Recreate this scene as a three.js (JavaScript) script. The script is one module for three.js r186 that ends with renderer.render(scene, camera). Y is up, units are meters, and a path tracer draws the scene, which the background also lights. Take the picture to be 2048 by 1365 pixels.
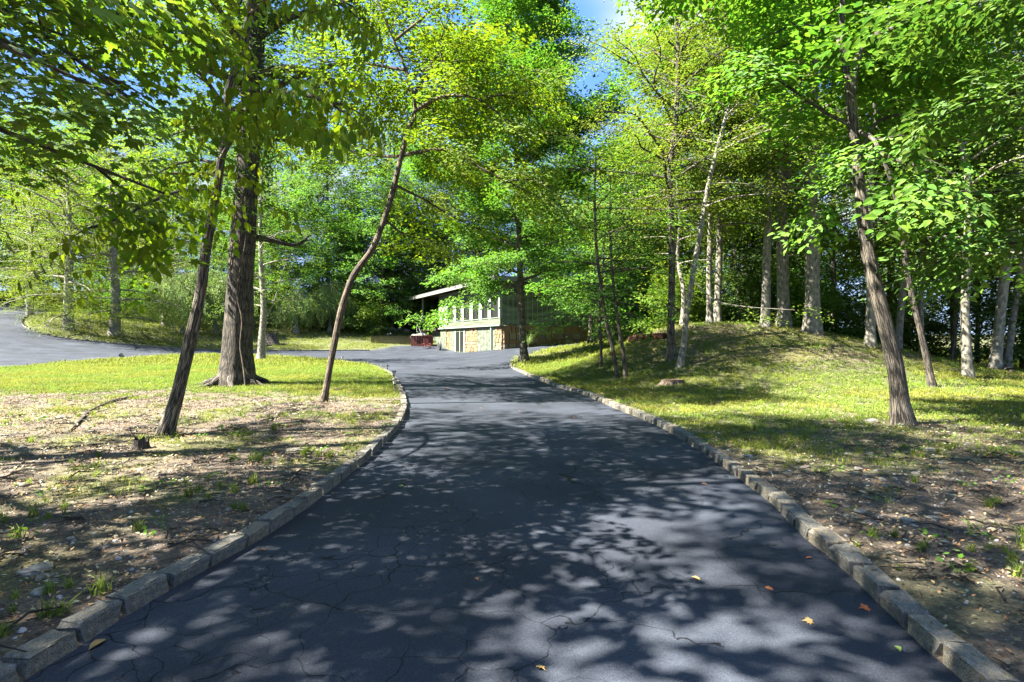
import * as THREE from 'three';
import { mergeGeometries } from 'three/addons/utils/BufferGeometryUtils.js';
import { ImprovedNoise } from 'three/addons/math/ImprovedNoise.js';

// ------------------------------------------------------------------ camera, sky, sun, exposure
const scene = new THREE.Scene();
const renderer = new THREE.WebGLRenderer({ antialias: true });
renderer.toneMapping = THREE.LinearToneMapping;
renderer.toneMappingExposure = 9.2;
renderer.shadowMap.enabled = true;
renderer.shadowMap.type = THREE.PCFSoftShadowMap;
const EYE = 1.5, F = 1138, CX = 1024, CY = 682;           // eye height in metres, focal length and centre in photo pixels
const camera = new THREE.PerspectiveCamera(61.9, 1024 / 682, 0.05, 2000);
camera.position.set(0, EYE, 0);
camera.lookAt(0, EYE, -10);
const SUN_AZ = THREE.MathUtils.degToRad(5), SUN_EL = THREE.MathUtils.degToRad(50);   // sun stands left of the view and a little ahead
const sunDir = new THREE.Vector3(-Math.cos(SUN_AZ) * Math.cos(SUN_EL), Math.sin(SUN_EL), -Math.sin(SUN_AZ) * Math.cos(SUN_EL));
const sun = new THREE.DirectionalLight(new THREE.Color(1.0, 0.94, 0.83), 5);
sun.name = 'sun';
sun.position.copy(sunDir).multiplyScalar(120); sun.target.position.set(0, 0, -25);
sun.castShadow = true; sun.shadow.mapSize.set(4096, 4096);
Object.assign(sun.shadow.camera, { left: -70, right: 70, top: 60, bottom: -60, near: 1, far: 320 });
scene.add(sun, sun.target);

// seeded random numbers and noise
function rng(seed) { let a = seed >>> 0; return () => { a = (a + 0x6D2B79F5) | 0; let t = Math.imul(a ^ (a >>> 15), 1 | a); t = (t + Math.imul(t ^ (t >>> 7), 61 | t)) ^ t; return ((t ^ (t >>> 14)) >>> 0) / 4294967296; }; }
const _R0 = Math.random; Math.random = rng(7);
const perlin = new ImprovedNoise(); Math.random = _R0;
const noise = (x, y, z = 0.37) => perlin.noise(x, y, z);
function fbm(x, y, z = 0.5, o = 4) { let s = 0, a = 0.5, f = 1; for (let i = 0; i < o; i++) { s += a * noise(x * f, y * f, z + i * 7.3); a *= 0.5; f *= 2.03; } return s; }
const clamp = (x, a, b) => Math.min(b, Math.max(a, x)), lerp = (a, b, t) => a + (b - a) * t;
const smooth = (a, b, x) => { const t = clamp((x - a) / (b - a), 0, 1); return t * t * (3 - 2 * t); };

{ // sky: blue air with scattered fair-weather clouds
  const W = 1024, Hh = 512, data = new Float32Array(W * Hh * 4);
  for (let j = 0; j < Hh; j++) {
    const el = (j + 0.5) / Hh * Math.PI - Math.PI / 2, ce = Math.cos(el), se = Math.sin(el);
    for (let i = 0; i < W; i++) {
      const az = ((i + 0.5) / W - 0.5) * 2 * Math.PI, x = ce * Math.cos(az), z = ce * Math.sin(az), y = se;
      const h = Math.max(0, y), air = Math.exp(-h * 4.2);
      let r = lerp(0.075, 0.50, air), g = lerp(0.27, 0.66, air), b = lerp(0.80, 0.92, air);
      const p = Math.max(0.10, y + 0.06), u = x / p, v = z / p;
      let c = fbm(u * 0.55 + 4.44, v * 0.55 + 19.68, 1.5, 6) * 1.5 + 0.5;
      c = smooth(0.56, 0.98, c) * smooth(0.02, 0.2, y);
      const cl = 0.92 + 0.28 * fbm(u * 1.6, v * 1.6, 9, 3);
      r = lerp(r, 0.84 * cl, c); g = lerp(g, 0.86 * cl, c); b = lerp(b, 0.93 * cl, c);
      if (y < 0) { const k = smooth(0, -0.1, y); r = lerp(r, 0.10, k); g = lerp(g, 0.12, k); b = lerp(b, 0.06, k); }
      const o = (j * W + i) * 4; data[o] = r; data[o + 1] = g; data[o + 2] = b; data[o + 3] = 1;
    }
  }
  const t = new THREE.DataTexture(data, W, Hh, THREE.RGBAFormat, THREE.FloatType);
  t.mapping = THREE.EquirectangularReflectionMapping; t.magFilter = t.minFilter = THREE.LinearFilter; t.needsUpdate = true;
  scene.background = t; scene.environment = t;
  scene.backgroundIntensity = scene.environmentIntensity = 0.20;
}

// ------------------------------------------------------------------ naming
const used = new Map();
function numbered(n) { const k = used.get(n) || 0; used.set(n, k + 1); return k ? n + '_' + String(k).padStart(3, '0') : n; }
function tag(o, label, category, group, kind) { if (label) o.userData.label = label; if (category) o.userData.category = category; if (group) o.userData.group = group; if (kind) o.userData.kind = kind; return o; }
function shade(o) { o.traverse((m) => { if (m.isMesh) { m.castShadow = m.receiveShadow = true; } }); return o; }
function top(o, name) { o.name = numbered(name); scene.add(o); return o; }
function child(parent, name, geo, mat) { const m = new THREE.Mesh(geo, mat); m.name = name; m.castShadow = m.receiveShadow = true; parent.add(m); return m; }
const D = (X, d, y) => new THREE.Vector3(X, y, -d);                 // world point from side, distance ahead, height
const atPx = (px, py, d) => new THREE.Vector3((px - CX) / F * d, EYE - (py - CY) / F * d, -d);

// ------------------------------------------------------------------ terrain: a smooth surface through measured points
const ctrl = [];
const cw = (X, d, h) => ctrl.push([X, d, h]);
const cp = (px, py, d) => ctrl.push([(px - CX) / F * d, d, EYE - (py - CY) / F * d]);
for (const X of [-24, -12, -5, 0, 5, 12, 24]) for (const d of [-18, -4, 5, 11]) cw(X, d, 0);
for (const X of [-22, -14, -7, -2, 3]) cw(X, 18, 0);
cw(-14, 25, 0.03); cw(-4, 25, 0.02);
[[0, 738, 30], [440, 710, 45], [200, 721, 37], [600, 716, 42], [745, 732, 33], [1020, 733, 33], [440, 701, 54], [640, 702, 56], [300, 694, 51], [200, 685, 49], [120, 676, 48], [60, 660, 47.5],
 [42, 645, 50], [55, 630, 55], [0, 614, 63], [-150, 605, 66], [300, 640, 70], [450, 660, 65], [600, 650, 73], [740, 655, 76], [700, 640, 88], [900, 705, 60], [1000, 699, 50], [1100, 690, 52],
 [1190, 677, 58], [1040, 708, 43], [1047, 726, 35], [1120, 700, 43], [1195, 690, 46], [1100, 752, 24.5], [1150, 735, 27], [1200, 715, 30], [1250, 702, 30], [1270, 690, 29], [1232, 762, 20], [1345, 735, 20],
 [1350, 700, 21.5], [1330, 659, 25], [1420, 652, 24.5], [1480, 652, 23.5], [1531, 657, 23.5], [1625, 668, 22.5], [1740, 693, 21.5], [1850, 725, 20.5], [1937, 757, 19.2], [2000, 744, 22],
 [1200, 792, 15.5], [1350, 786, 16.5], [1500, 795, 15], [1480, 720, 19], [1600, 740, 18], [1700, 762, 17.5], [1850, 776, 16.5], [1800, 835, 11.2]].forEach((a) => cp(...a));
[[10, 33, 1.5], [16, 31, 0.9], [22, 29, 0.2], [28, 20, -0.2], [20, 45, 1.0], [36, 40, -0.3], [40, 70, 1], [20, 65, 2.4], [10, 45, 1.5], [-60, 40, 1], [-60, 80, 8], [-25, 100, 8], [15, 100, 5], [60, 100, 2], [-80, 0, 0], [80, 0, -0.5], [0, -60, 0], [-30, -50, 0], [40, -40, 0],
 [-90, 140, 11], [0, 150, 8], [90, 140, 3]].forEach((a) => cw(...a));
const tps = (() => {
  const n = ctrl.length, N = n + 3, S = 10, A = Array.from({ length: N }, () => new Float64Array(N + 1));
  const U = (r2) => (r2 > 1e-12 ? r2 * Math.log(r2) : 0);
  for (let i = 0; i < n; i++) {
    for (let j = 0; j < n; j++) A[i][j] = U(((ctrl[i][0] - ctrl[j][0]) ** 2 + (ctrl[i][1] - ctrl[j][1]) ** 2) / (S * S)) + (i === j ? 0.02 : 0);
    A[i][n] = A[n][i] = 1; A[i][n + 1] = A[n + 1][i] = ctrl[i][0] / S; A[i][n + 2] = A[n + 2][i] = ctrl[i][1] / S; A[i][N] = ctrl[i][2];
  }
  for (let c = 0; c < N; c++) {
    let p = c; for (let r = c + 1; r < N; r++) if (Math.abs(A[r][c]) > Math.abs(A[p][c])) p = r;
    [A[c], A[p]] = [A[p], A[c]];
    for (let r = 0; r < N; r++) if (r !== c) { const k = A[r][c] / A[c][c]; if (k) for (let q = c; q <= N; q++) A[r][q] -= k * A[c][q]; }
  }
  const w = A.map((row, i) => row[N] / row[i]);
  return (X, d) => { let s = w[n] + w[n + 1] * X / S + w[n + 2] * d / S; for (let i = 0; i < n; i++) { const r2 = ((X - ctrl[i][0]) ** 2 + (d - ctrl[i][1]) ** 2) / (S * S); if (r2 > 1e-12) s += w[i] * r2 * Math.log(r2); } return s; };
})();
function base(X, d) { const a = clamp(X, -100, 100), b = clamp(d, -60, 150); return tps(a, b); }
function hit(px, py) {                                   // where the sight line through a photo pixel meets the ground
  const k = (px - CX) / F, m = (py - CY) / F; let d = 1.5;
  for (let s = 0.05; d < 140; d += s, s = 0.02 + d * 0.004) if (EYE - m * d < base(k * d, d)) { let lo = d - s, hi = d; for (let i = 0; i < 24; i++) { const c = (lo + hi) / 2; if (EYE - m * c < base(k * c, c)) hi = c; else lo = c; } d = hi; break; }
  return [k * d, d];
}

// ------------------------------------------------------------------ the asphalt: one outline
const leftPx = [[62, 1352], [187, 1275], [289, 1209], [371, 1164], [441, 1125], [504, 1090], [547, 1063], [644, 994], [699, 949], [742, 914], [781, 877], [797, 856], [808, 838], [813, 820], [812, 803], [806, 785], [798, 768], [790, 756], [780, 748], [765, 740], [745, 733.5], [720, 729]];
const islandPx = [[680, 723], [640, 719], [600, 716], [540, 713], [490, 711], [440, 710], [370, 711], [300, 714], [200, 721], [100, 729.5], [0, 738]];
const rightPx = [[1928, 1365], [1873, 1320], [1814, 1264], [1760, 1209], [1713, 1164], [1678, 1131], [1635, 1096], [1602, 1069], [1551, 1014], [1527, 994], [1482, 961], [1451, 938], [1420, 914], [1373, 885], [1307, 848], [1240, 821], [1185, 797], [1138, 781], [1097, 768], [1065, 755.5], [1044, 746], [1026, 738], [1019, 731.5], [1022, 726]];
const L = leftPx.map((p) => hit(...p)), I = islandPx.map((p) => hit(...p)), Rr = rightPx.map((p) => hit(...p));
const farRight = [[-0.1, 38], [1.2, 42], [3.4, 45.5], [6.5, 50], [9.5, 56], [12, 63], [14, 72]];
const farLeft = [[9.5, 74], [7.2, 64], [4.2, 57], [1.6, 52.4], [-0.7, 50.6], [-1.2, 50.6], [-8.6, 66], [-13, 64]];
const farPx = [[740, 701], [640, 702], [560, 702], [440, 701], [350, 697.5], [300, 694], [200, 685], [120, 676], [70, 664.5], [50, 655], [42, 646], [47, 637], [58, 630]];
const FP = farPx.map((p) => hit(...p));
const upHill = [[-49, 60], [-56, 66], [-66, 72], [-80, 76]], upBack = [[-82, 68], [-66, 62], [-58, 54], [-54, 44], [-48, 36], [-36, 28]];
function spline(pts, step) { const c = new THREE.CatmullRomCurve3(pts.map(([x, d]) => new THREE.Vector3(x, 0, d)), false, 'centripetal'); const n = Math.max(2, Math.round(c.getLength() / step)); return c.getSpacedPoints(n).map((p) => [p.x, p.z]); }
const Lc = spline([[-2.42, -14], [-2.35, -4], [-2.3, 1], ...L], 0.25), Rc = spline([[1.6, -14], [1.75, -4], [1.9, 1], ...Rr], 0.25), Ic = spline([L[L.length - 1], ...I, [-36, 27]], 0.6), FPc = spline(FP, 0.6);
const outline = [...Lc, ...Ic.slice(1), ...[...upBack].reverse(), ...[...upHill].reverse(), ...[...FPc].reverse(), ...[...farLeft].reverse(), ...[...farRight].reverse(), ...[...Rc].reverse()];
const segs = outline.map((p, i) => { const q = outline[(i + 1) % outline.length]; return [p[0], p[1], q[0] - p[0], q[1] - p[1]]; });
// a coarse grid of nearby segments keeps distance queries quick
const CELL = 3, near = new Map();
function segsNear(X, d) {
  const ci = Math.floor(X / CELL), cj = Math.floor(d / CELL), key = ci * 4096 + cj;
  let r = near.get(key);
  if (!r) { const cx = (ci + 0.5) * CELL, cy = (cj + 0.5) * CELL; let best = 1e9; const ds = segs.map((s) => { const t = clamp(((cx - s[0]) * s[2] + (cy - s[1]) * s[3]) / (s[2] ** 2 + s[3] ** 2 || 1), 0, 1); const q = Math.hypot(cx - s[0] - t * s[2], cy - s[1] - t * s[3]); best = Math.min(best, q); return q; });
    r = segs.filter((s, i) => ds[i] < best + CELL * 1.5); near.set(key, r); }
  return r;
}
function insideRoad(X, d) { let c = false; for (const s of segs) { const y0 = s[1], y1 = s[1] + s[3]; if ((y0 > d) !== (y1 > d) && X < s[0] + (d - y0) / (y1 - y0) * s[2]) c = !c; } return c; }
function roadDist(X, d) { let m = 1e9; for (const s of segsNear(X, d)) { const t = clamp(((X - s[0]) * s[2] + (d - s[1]) * s[3]) / (s[2] ** 2 + s[3] ** 2 || 1), 0, 1); m = Math.min(m, (X - s[0] - t * s[2]) ** 2 + (d - s[1] - t * s[3]) ** 2); } m = Math.sqrt(m); return insideRoad(X, d) ? -m : m; }   // metres off the asphalt, negative on it
const relief = (X, d) => 0.05 * fbm(X * 0.35, d * 0.35, 2.2, 3) + 0.018 * fbm(X * 1.7, d * 1.7, 5.1, 3) + 0.008 * noise(X * 6, d * 6, 3);
function groundY(X, d, sd = roadDist(X, d)) {
  const h = base(X, d), wide = lerp(0.16, 0.7, smooth(12, 50, Math.hypot(X, d)));
  return h + (sd < 0 ? -clamp(-sd, 0, wide) / wide * 0.09 : clamp(sd / wide, 0, 1) * 0.085 + relief(X, d) * smooth(0.15, 1.2, sd));
}

// ------------------------------------------------------------------ textures
function tex(w, h, fn, { srgb = false, rx = 1, ry = 1 } = {}) {
  const a = new Uint8Array(w * h * 4);
  for (let j = 0; j < h; j++) for (let i = 0; i < w; i++) { const c = fn(i / w, j / h), o = (j * w + i) * 4; for (let k = 0; k < 3; k++) a[o + k] = clamp(Math.round((typeof c === 'number' ? c : c[k]) * 255), 0, 255); a[o + 3] = 255; }
  const t = new THREE.DataTexture(a, w, h); t.wrapS = t.wrapT = THREE.RepeatWrapping; t.magFilter = THREE.LinearFilter; t.minFilter = THREE.LinearMipmapLinearFilter; t.generateMipmaps = true;
  if (srgb) t.colorSpace = THREE.SRGBColorSpace; t.repeat.set(rx, ry); t.needsUpdate = true; return t;
}
// tileable noise, worked out once on a small grid and read back smoothly
function tile(fn, N = 256) {
  const a = new Float32Array(N * N); for (let j = 0; j < N; j++) for (let i = 0; i < N; i++) { const u = i / N, v = j / N, fu = smooth(0.8, 1, u), fv = smooth(0.8, 1, v); let k = fn(u, v); if (fu) k = lerp(k, fn(u - 1, v), fu); if (fv) { let m = fn(u, v - 1); if (fu) m = lerp(m, fn(u - 1, v - 1), fu); k = lerp(k, m, fv); } a[j * N + i] = k; }
  return (u, v) => { u = (u - Math.floor(u)) * N; v = (v - Math.floor(v)) * N; const i = Math.floor(u), j = Math.floor(v), x = u - i, y = v - j, i1 = (i + 1) % N, j1 = (j + 1) % N, ii = i % N, jj = j % N; return (a[jj * N + ii] * (1 - x) + a[jj * N + i1] * x) * (1 - y) + (a[j1 * N + ii] * (1 - x) + a[j1 * N + i1] * x) * y; };
}
function cellular(n, seed) {                              // tileable Voronoi: [nearest, second nearest, id]
  const r = rng(seed), P = []; for (let i = 0; i < n * n; i++) P.push([r(), r(), r()]);
  return (u, v) => { const X = u * n, Y = v * n, ix = Math.floor(X), iy = Math.floor(Y); let a = 9, b = 9, id = 0; for (let y = -1; y <= 1; y++) for (let x = -1; x <= 1; x++) { const cx = ix + x, cy = iy + y, q = P[((cy % n + n) % n) * n + ((cx % n + n) % n)]; const e = Math.hypot(cx + q[0] - X, cy + q[1] - Y); if (e < a) { b = a; a = e; id = q[2]; } else if (e < b) b = e; } return [a, b, id]; };
}
const pebbles = cellular(90, 11), crumbs = cellular(200, 12), chips = cellular(40, 13);
const soilMap = tex(1024, 1024, (() => {
  const n1 = tile((u, v) => fbm(u * 14, v * 14, 1, 5)), n2 = tile((u, v) => fbm(u * 60, v * 60, 4, 3), 512);
  return (u, v) => { let g = 0.60 + 0.34 * n1(u, v) + 0.42 * n2(u, v); let r = g, b = g * 0.98; const p = pebbles(u, v), c = crumbs(u, v), q = chips(u, v);
    if (p[2] > 0.80 && p[0] < 0.26) { const k = 0.85 + 0.5 * (p[2] - 0.8) * 5; r = g = b = Math.min(1, k * 0.86); }
    if (c[2] > 0.72 && c[0] < 0.34) { const k = c[2] > 0.88 ? 1.25 : 0.55; r *= k; g *= k; b *= k; }
    if (q[2] > 0.86 && q[0] < 0.16) { r *= 1.15; g *= 0.85; b *= 0.65; }
    return [clamp(r, 0, 1), clamp(g, 0, 1), clamp(b, 0, 1)]; };
})(), { srgb: true, rx: 1 / 2.6, ry: 1 / 2.6 });
const soilBump = tex(1024, 1024, (() => { const n = tile((u, v) => fbm(u * 40, v * 40, 6, 4)); return (u, v) => { const p = pebbles(u, v), c = crumbs(u, v); return 0.45 + 0.35 * n(u, v) + (p[2] > 0.8 && p[0] < 0.3 ? 0.35 * (1 - p[0] / 0.3) : 0) + (c[2] > 0.6 ? 0.15 * (1 - c[0]) : 0); }; })(), { rx: 1 / 2.6, ry: 1 / 2.6 });
// asphalt: sealed black top, fine crackle in patches, long cracks
const crackA = cellular(30, 21), crackB = cellular(9, 22);
const asphaltMap = tex(2048, 2048, (() => {
  const warp = tile((u, v) => fbm(u * 26, v * 26, 2, 4)), warp2 = tile((u, v) => fbm(u * 26, v * 26, 12, 4)), where = tile((u, v) => fbm(u * 4, v * 4, 31, 3)), tone = tile((u, v) => fbm(u * 5, v * 5, 8, 4)), fine = rng(5);
  return (u, v) => { const w = where(u, v); let k = 1;
    if (w > -0.12) { const du = warp(u, v) * 0.026, dv = warp2(u, v) * 0.026, b = crackB(u + du * 1.6, v + dv * 1.6); k = smooth(0.0, 0.007 + 0.005 * clamp(w * 5, 0, 1), (b[1] - b[0]) * 0.55); if (w > -0.04) { const a = crackA(u + du, v + dv); k = Math.min(k, smooth(-0.005, 0.034, a[1] - a[0] + 0.018 * smooth(0.1, 0.0, w))); } }
    const g = (0.355 + 0.16 * tone(u, v) + (fine() - 0.5) * 0.15 + (fine() > 0.9988 ? 0.3 : 0)) * lerp(0.32, 1, k); return [g * 0.955, g, g * 1.08]; };
})(), { srgb: true, rx: 1 / 7.3, ry: 1 / 7.3 });
const asphaltBump = tex(512, 512, (() => { const r = rng(3), c = cellular(110, 31); return (u, v) => 0.35 + 0.5 * (1 - c(u, v)[0]) * (0.6 + 0.4 * c(u, v)[2]) + (r() - 0.5) * 0.15; })(), { rx: 1 / 0.6, ry: 1 / 0.6 });
// bark: furrowed and smooth
const barkRough = tex(512, 512, (() => { const n = tile((u, v) => fbm(u * 22, v * 4.5, 3, 4)), m = tile((u, v) => fbm(u * 6, v * 5, 9, 4)), f = tile((u, v) => fbm(u * 60, v * 30, 5, 2), 512); return (u, v) => { const ridge = 1 - Math.abs(n(u, v)) * 2.6; const g = 0.62 - 0.42 * smooth(0.55, 1, ridge) + 0.22 * m(u, v) + 0.25 * f(u, v); const lich = smooth(0.16, 0.3, m(u + 0.3, v)); return [g * lerp(1, 0.98, lich), g * lerp(0.95, 1.0, lich), g * lerp(0.88, 0.93, lich)]; }; })(), { srgb: true });
const barkRoughBump = tex(512, 512, (() => { const n = tile((u, v) => fbm(u * 22, v * 4.5, 3, 4)), f = tile((u, v) => fbm(u * 60, v * 30, 5, 2), 512); return (u, v) => 0.75 - 0.6 * smooth(0.5, 1, 1 - Math.abs(n(u, v)) * 2.6) + 0.3 * f(u, v); })());
const graniteMap = tex(512, 512, (() => { const n = tile((u, v) => fbm(u * 9, v * 9, 23, 4)), c = cellular(120, 77), q = cellular(60, 78), rr = rng(6); return (u, v) => { const a = c(u, v), b = q(u, v); let k = 0.70 + 0.28 * n(u, v) + (a[2] - 0.5) * 0.30 + (rr() - 0.5) * 0.12; if (b[2] > 0.8 && b[0] < 0.4) k *= 0.55; const t = n(u + 0.4, v + 0.3) * 0.25; return [k * (1 + t * 0.5), k, k * (0.97 - t)]; }; })(), { srgb: true, rx: 0.7, ry: 0.7 });
const barkSmooth = tex(512, 512, (() => { const n = tile((u, v) => fbm(u * 5, v * 9, 13, 5)), f = tile((u, v) => fbm(u * 30, v * 90, 15, 3)); return (u, v) => { const k = 0.68 + 0.55 * n(u, v) + 0.38 * f(u, v), s = smooth(0.18, 0.3, n(u + 0.4, v + 0.2)); return [k, k * lerp(0.985, 1, s), k * lerp(0.93, 0.86, s)]; }; })(), { srgb: true });

const std = (o) => new THREE.MeshStandardMaterial(o);
const col = (r, g, b) => new THREE.Color().setRGB(r, g, b);
const M = {
  ground: std({ map: soilMap, bumpMap: soilBump, bumpScale: 0.02, vertexColors: true, roughness: 1 }),
  asphalt: new THREE.MeshPhysicalMaterial({ map: asphaltMap, bumpMap: asphaltBump, bumpScale: 0.003, color: col(0.30, 0.318, 0.355), roughness: 0.72, specularIntensity: 0.3 }),
  bark: std({ map: barkRough, bumpMap: barkRoughBump, bumpScale: 0.025, color: col(0.50, 0.465, 0.41), roughness: 0.95 }),
  barkDark: std({ map: barkRough, bumpMap: barkRoughBump, bumpScale: 0.03, color: col(0.30, 0.275, 0.24), roughness: 0.95 }),
  barkWarm: std({ map: barkRough, bumpMap: barkRoughBump, bumpScale: 0.012, color: col(0.43, 0.35, 0.28), roughness: 0.95 }),
  barkPale: std({ map: barkSmooth, bumpMap: barkSmooth, bumpScale: 0.015, color: col(0.38, 0.365, 0.33), roughness: 0.9 }),
  granite: std({ map: graniteMap, bumpMap: graniteMap, bumpScale: 0.006, color: col(0.42, 0.41, 0.38), roughness: 0.95 }),
};

// ------------------------------------------------------------------ ground sheet
const soilCol = [0.20, 0.15, 0.107], darkSoil = [0.115, 0.09, 0.065], mossCol = [0.21, 0.20, 0.035], grassCol = [0.15, 0.20, 0.032], dryCol = [0.33, 0.25, 0.16];
function cover(X, d) {                                   // what grows where: grass, moss, dark litter, pale dry thatch (0..1 each)
  const n1 = fbm(X * 0.22 + 5, d * 0.22, 3, 4), n2 = fbm(X * 0.8, d * 0.8 + 9, 7, 4), n3 = fbm(X * 2.6, d * 2.6, 17, 3);
  let g, moss, dry = 0, dark = smooth(0.05, 0.35, n2 + 0.4 * n3) * 0.7;
  if (X < -0.5) { // left of the drive: lawn beyond, thin grass near
    g = smooth(12.5, 17, d + n1 * 8 + Math.min(0, (X + 8) * 0.12)) * 0.95 + smooth(-0.04, 0.18, n2 - 0.02) * 0.55 * smooth(2.5, 6, d);
    moss = smooth(-0.08, 0.25, n1 * 0.9 + n2 * 0.7 + 0.02) * 0.8;
  } else {      // right: dirt near, grass by the foot of the mound, thin mossy turf on it
    const m = smooth(6.5, 10, d + n1 * 5 - Math.max(0, X - 4) * 0.1);
    g = m * 0.85 + smooth(0.05, 0.25, n2) * 0.4; moss = smooth(-0.15, 0.2, n1 + n2 * 0.6) * m * 0.9;
    const slope = smooth(0.35, 0.9, base(X, d)) * smooth(26, 24, d) * smooth(3.5, 6, X);
    dry = slope * smooth(-0.2, 0.14, n2 + n3 * 0.6); g *= 1 - 0.7 * dry;
  }
  if (d > 30) { g = Math.max(g, 0.75 + n2 * 0.7); moss = Math.max(moss, 0.3 + n1); dry = Math.max(dry, smooth(0.05, 0.3, n2 + n3 * 0.4) * 0.7); }
  return [clamp(g, 0, 1), clamp(moss, 0, 1), clamp(dark * (1 - g * 0.7), 0, 1), clamp(dry, 0, 1)];
}
function axis(stops) { const a = []; for (let i = 0; i < stops.length - 1; i++) { const [x0, s0] = stops[i], [x1, s1] = stops[i + 1]; let x = x0; while (x < x1 - 1e-6) { a.push(x); x += lerp(s0, s1, (x - x0) / (x1 - x0)); } } a.push(stops[stops.length - 1][0]); return a; }
function sheet(xs, ds, yf, cf) {
  const nx = xs.length, nd = ds.length, pos = new Float32Array(nx * nd * 3), uv = new Float32Array(nx * nd * 2), c = cf && new Float32Array(nx * nd * 3), idx = [];
  for (let j = 0; j < nd; j++) for (let i = 0; i < nx; i++) { const k = j * nx + i; pos.set([xs[i], yf(xs[i], ds[j]), -ds[j]], k * 3); uv.set([xs[i], ds[j]], k * 2); if (c) c.set(cf(xs[i], ds[j]), k * 3); }
  const g = new THREE.BufferGeometry(); g.setAttribute('position', new THREE.BufferAttribute(pos, 3)); g.setAttribute('uv', new THREE.BufferAttribute(uv, 2)); if (c) g.setAttribute('color', new THREE.BufferAttribute(c, 3));
  return { g, nx, nd, idx };
}
{
  const xs = [...axis([[-400, 60], [-110, 8], [-60, 2.2], [-30, 0.55], [-8, 0.2], [-4.5, 0.1], [4.5, 0.1], [9, 0.2], [30, 0.7], [60, 3], [110, 10], [400, 60]])];
  const ds = [...axis([[-200, 40], [-40, 6], [-6, 1], [1.6, 0.1], [15, 0.13], [30, 0.22], [66, 0.45], [90, 2], [150, 10], [420, 60]])];
  const s = sheet(xs, ds, (X, d) => groundY(X, d), (X, d) => {
    const [g, m, k, y] = cover(X, d); const c = [0, 1, 2].map((i) => { let v = lerp(soilCol[i], darkSoil[i], k); v = lerp(v, dryCol[i], y * 0.7); v = lerp(v, mossCol[i], m * 0.75); v = lerp(v, grassCol[i], g * 0.72); return v * (1 + 0.25 * fbm(X * 3, d * 3, 4, 2)); }); return c;
  });
  for (let j = 0; j < s.nd - 1; j++) for (let i = 0; i < s.nx - 1; i++) { const a = j * s.nx + i, b = a + 1, c = a + s.nx, e = c + 1; s.idx.push(a, b, e, a, e, c); }
  s.g.setIndex(s.idx); s.g.computeVertexNormals();
  const m = new THREE.Mesh(s.g, M.ground); shade(m); top(m, 'ground'); tag(m, 'woodland ground of soil, moss and thin turf around the driveway', null, null, 'structure');
}
{ // asphalt sheet: lies over the sunken ground, its edges tucked under the kerbs and turf
  const xs = axis([[-84, 2], [-40, 0.8], [-12, 0.4], [-4, 0.2], [4, 0.2], [16, 0.6]]), ds = axis([[-14, 1], [1, 0.2], [16, 0.25], [40, 0.5], [80, 1.2]]);
  const s = sheet(xs, ds, (X, d) => base(X, d) + 0.004 * noise(X * 1.3, d * 1.3, 2), null);
  const inn = new Uint8Array(s.nx * s.nd); for (let j = 0; j < s.nd; j++) for (let i = 0; i < s.nx; i++) inn[j * s.nx + i] = roadDist(xs[i], ds[j]) < lerp(0.1, 0.5, smooth(15, 40, Math.hypot(xs[i], ds[j]))) ? 1 : 0;
  for (let j = 0; j < s.nd - 1; j++) for (let i = 0; i < s.nx - 1; i++) { const a = j * s.nx + i, b = a + 1, c = a + s.nx, e = c + 1; if (inn[a] + inn[b] + inn[c] + inn[e] > 0) s.idx.push(a, b, e, a, e, c); }
  s.g.setIndex(s.idx); s.g.computeVertexNormals();
  const m = new THREE.Mesh(s.g, M.asphalt); shade(m); top(m, 'driveway'); tag(m, 'dark sealed asphalt driveway with fine cracks running up to the house', null, null, 'structure');
}

// ------------------------------------------------------------------ small geometry helpers
function roughBox(w, h, l, seed, amt = 0.012, bevel = 0.012) {       // a hewn block: bevelled box with knocked edges, base at y = 0
  const sh = new THREE.Shape(), x = w / 2 - bevel, z = l / 2 - bevel; sh.moveTo(-x, -z); sh.lineTo(x, -z); sh.lineTo(x, z); sh.lineTo(-x, z); sh.closePath();
  const g = new THREE.ExtrudeGeometry(sh, { depth: h - bevel * 2, bevelEnabled: true, bevelThickness: bevel, bevelSize: bevel, bevelSegments: 2, steps: 2 });
  g.rotateX(-Math.PI / 2); g.translate(0, bevel, 0);
  const p = g.attributes.position; for (let i = 0; i < p.count; i++) { const a = p.getX(i), b = p.getY(i), c = p.getZ(i); const q = (v) => Math.round(v * 200) * 1.37 + seed * 13.1; p.setXYZ(i, a + amt * noise(q(a) * 0.31, q(b) * 0.27, q(c) * 0.29) * 1.6, b + (b > 0.01 ? amt * noise(q(a) * 0.21 + 40, q(b) * 0.33, q(c) * 0.23) * 1.6 : 0), c + amt * noise(q(a) * 0.24 + 80, q(b) * 0.2, q(c) * 0.31) * 1.6); }
  g.computeVertexNormals(); return g;
}
function stoneGeo(seed, flat = 0.6, detail = 2) { const g = new THREE.IcosahedronGeometry(1, detail); const p = g.attributes.position; for (let i = 0; i < p.count; i++) { const v = new THREE.Vector3().fromBufferAttribute(p, i); const k = 1 + 0.45 * noise(v.x * 0.9 + seed * 5.1, v.y * 0.9, v.z * 0.9 + seed) + 0.12 * noise(v.x * 3 + seed, v.y * 3, v.z * 3); p.setXYZ(i, v.x * k, v.y * k * flat, v.z * k * 0.8); } g.computeVertexNormals(); return g; }
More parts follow.
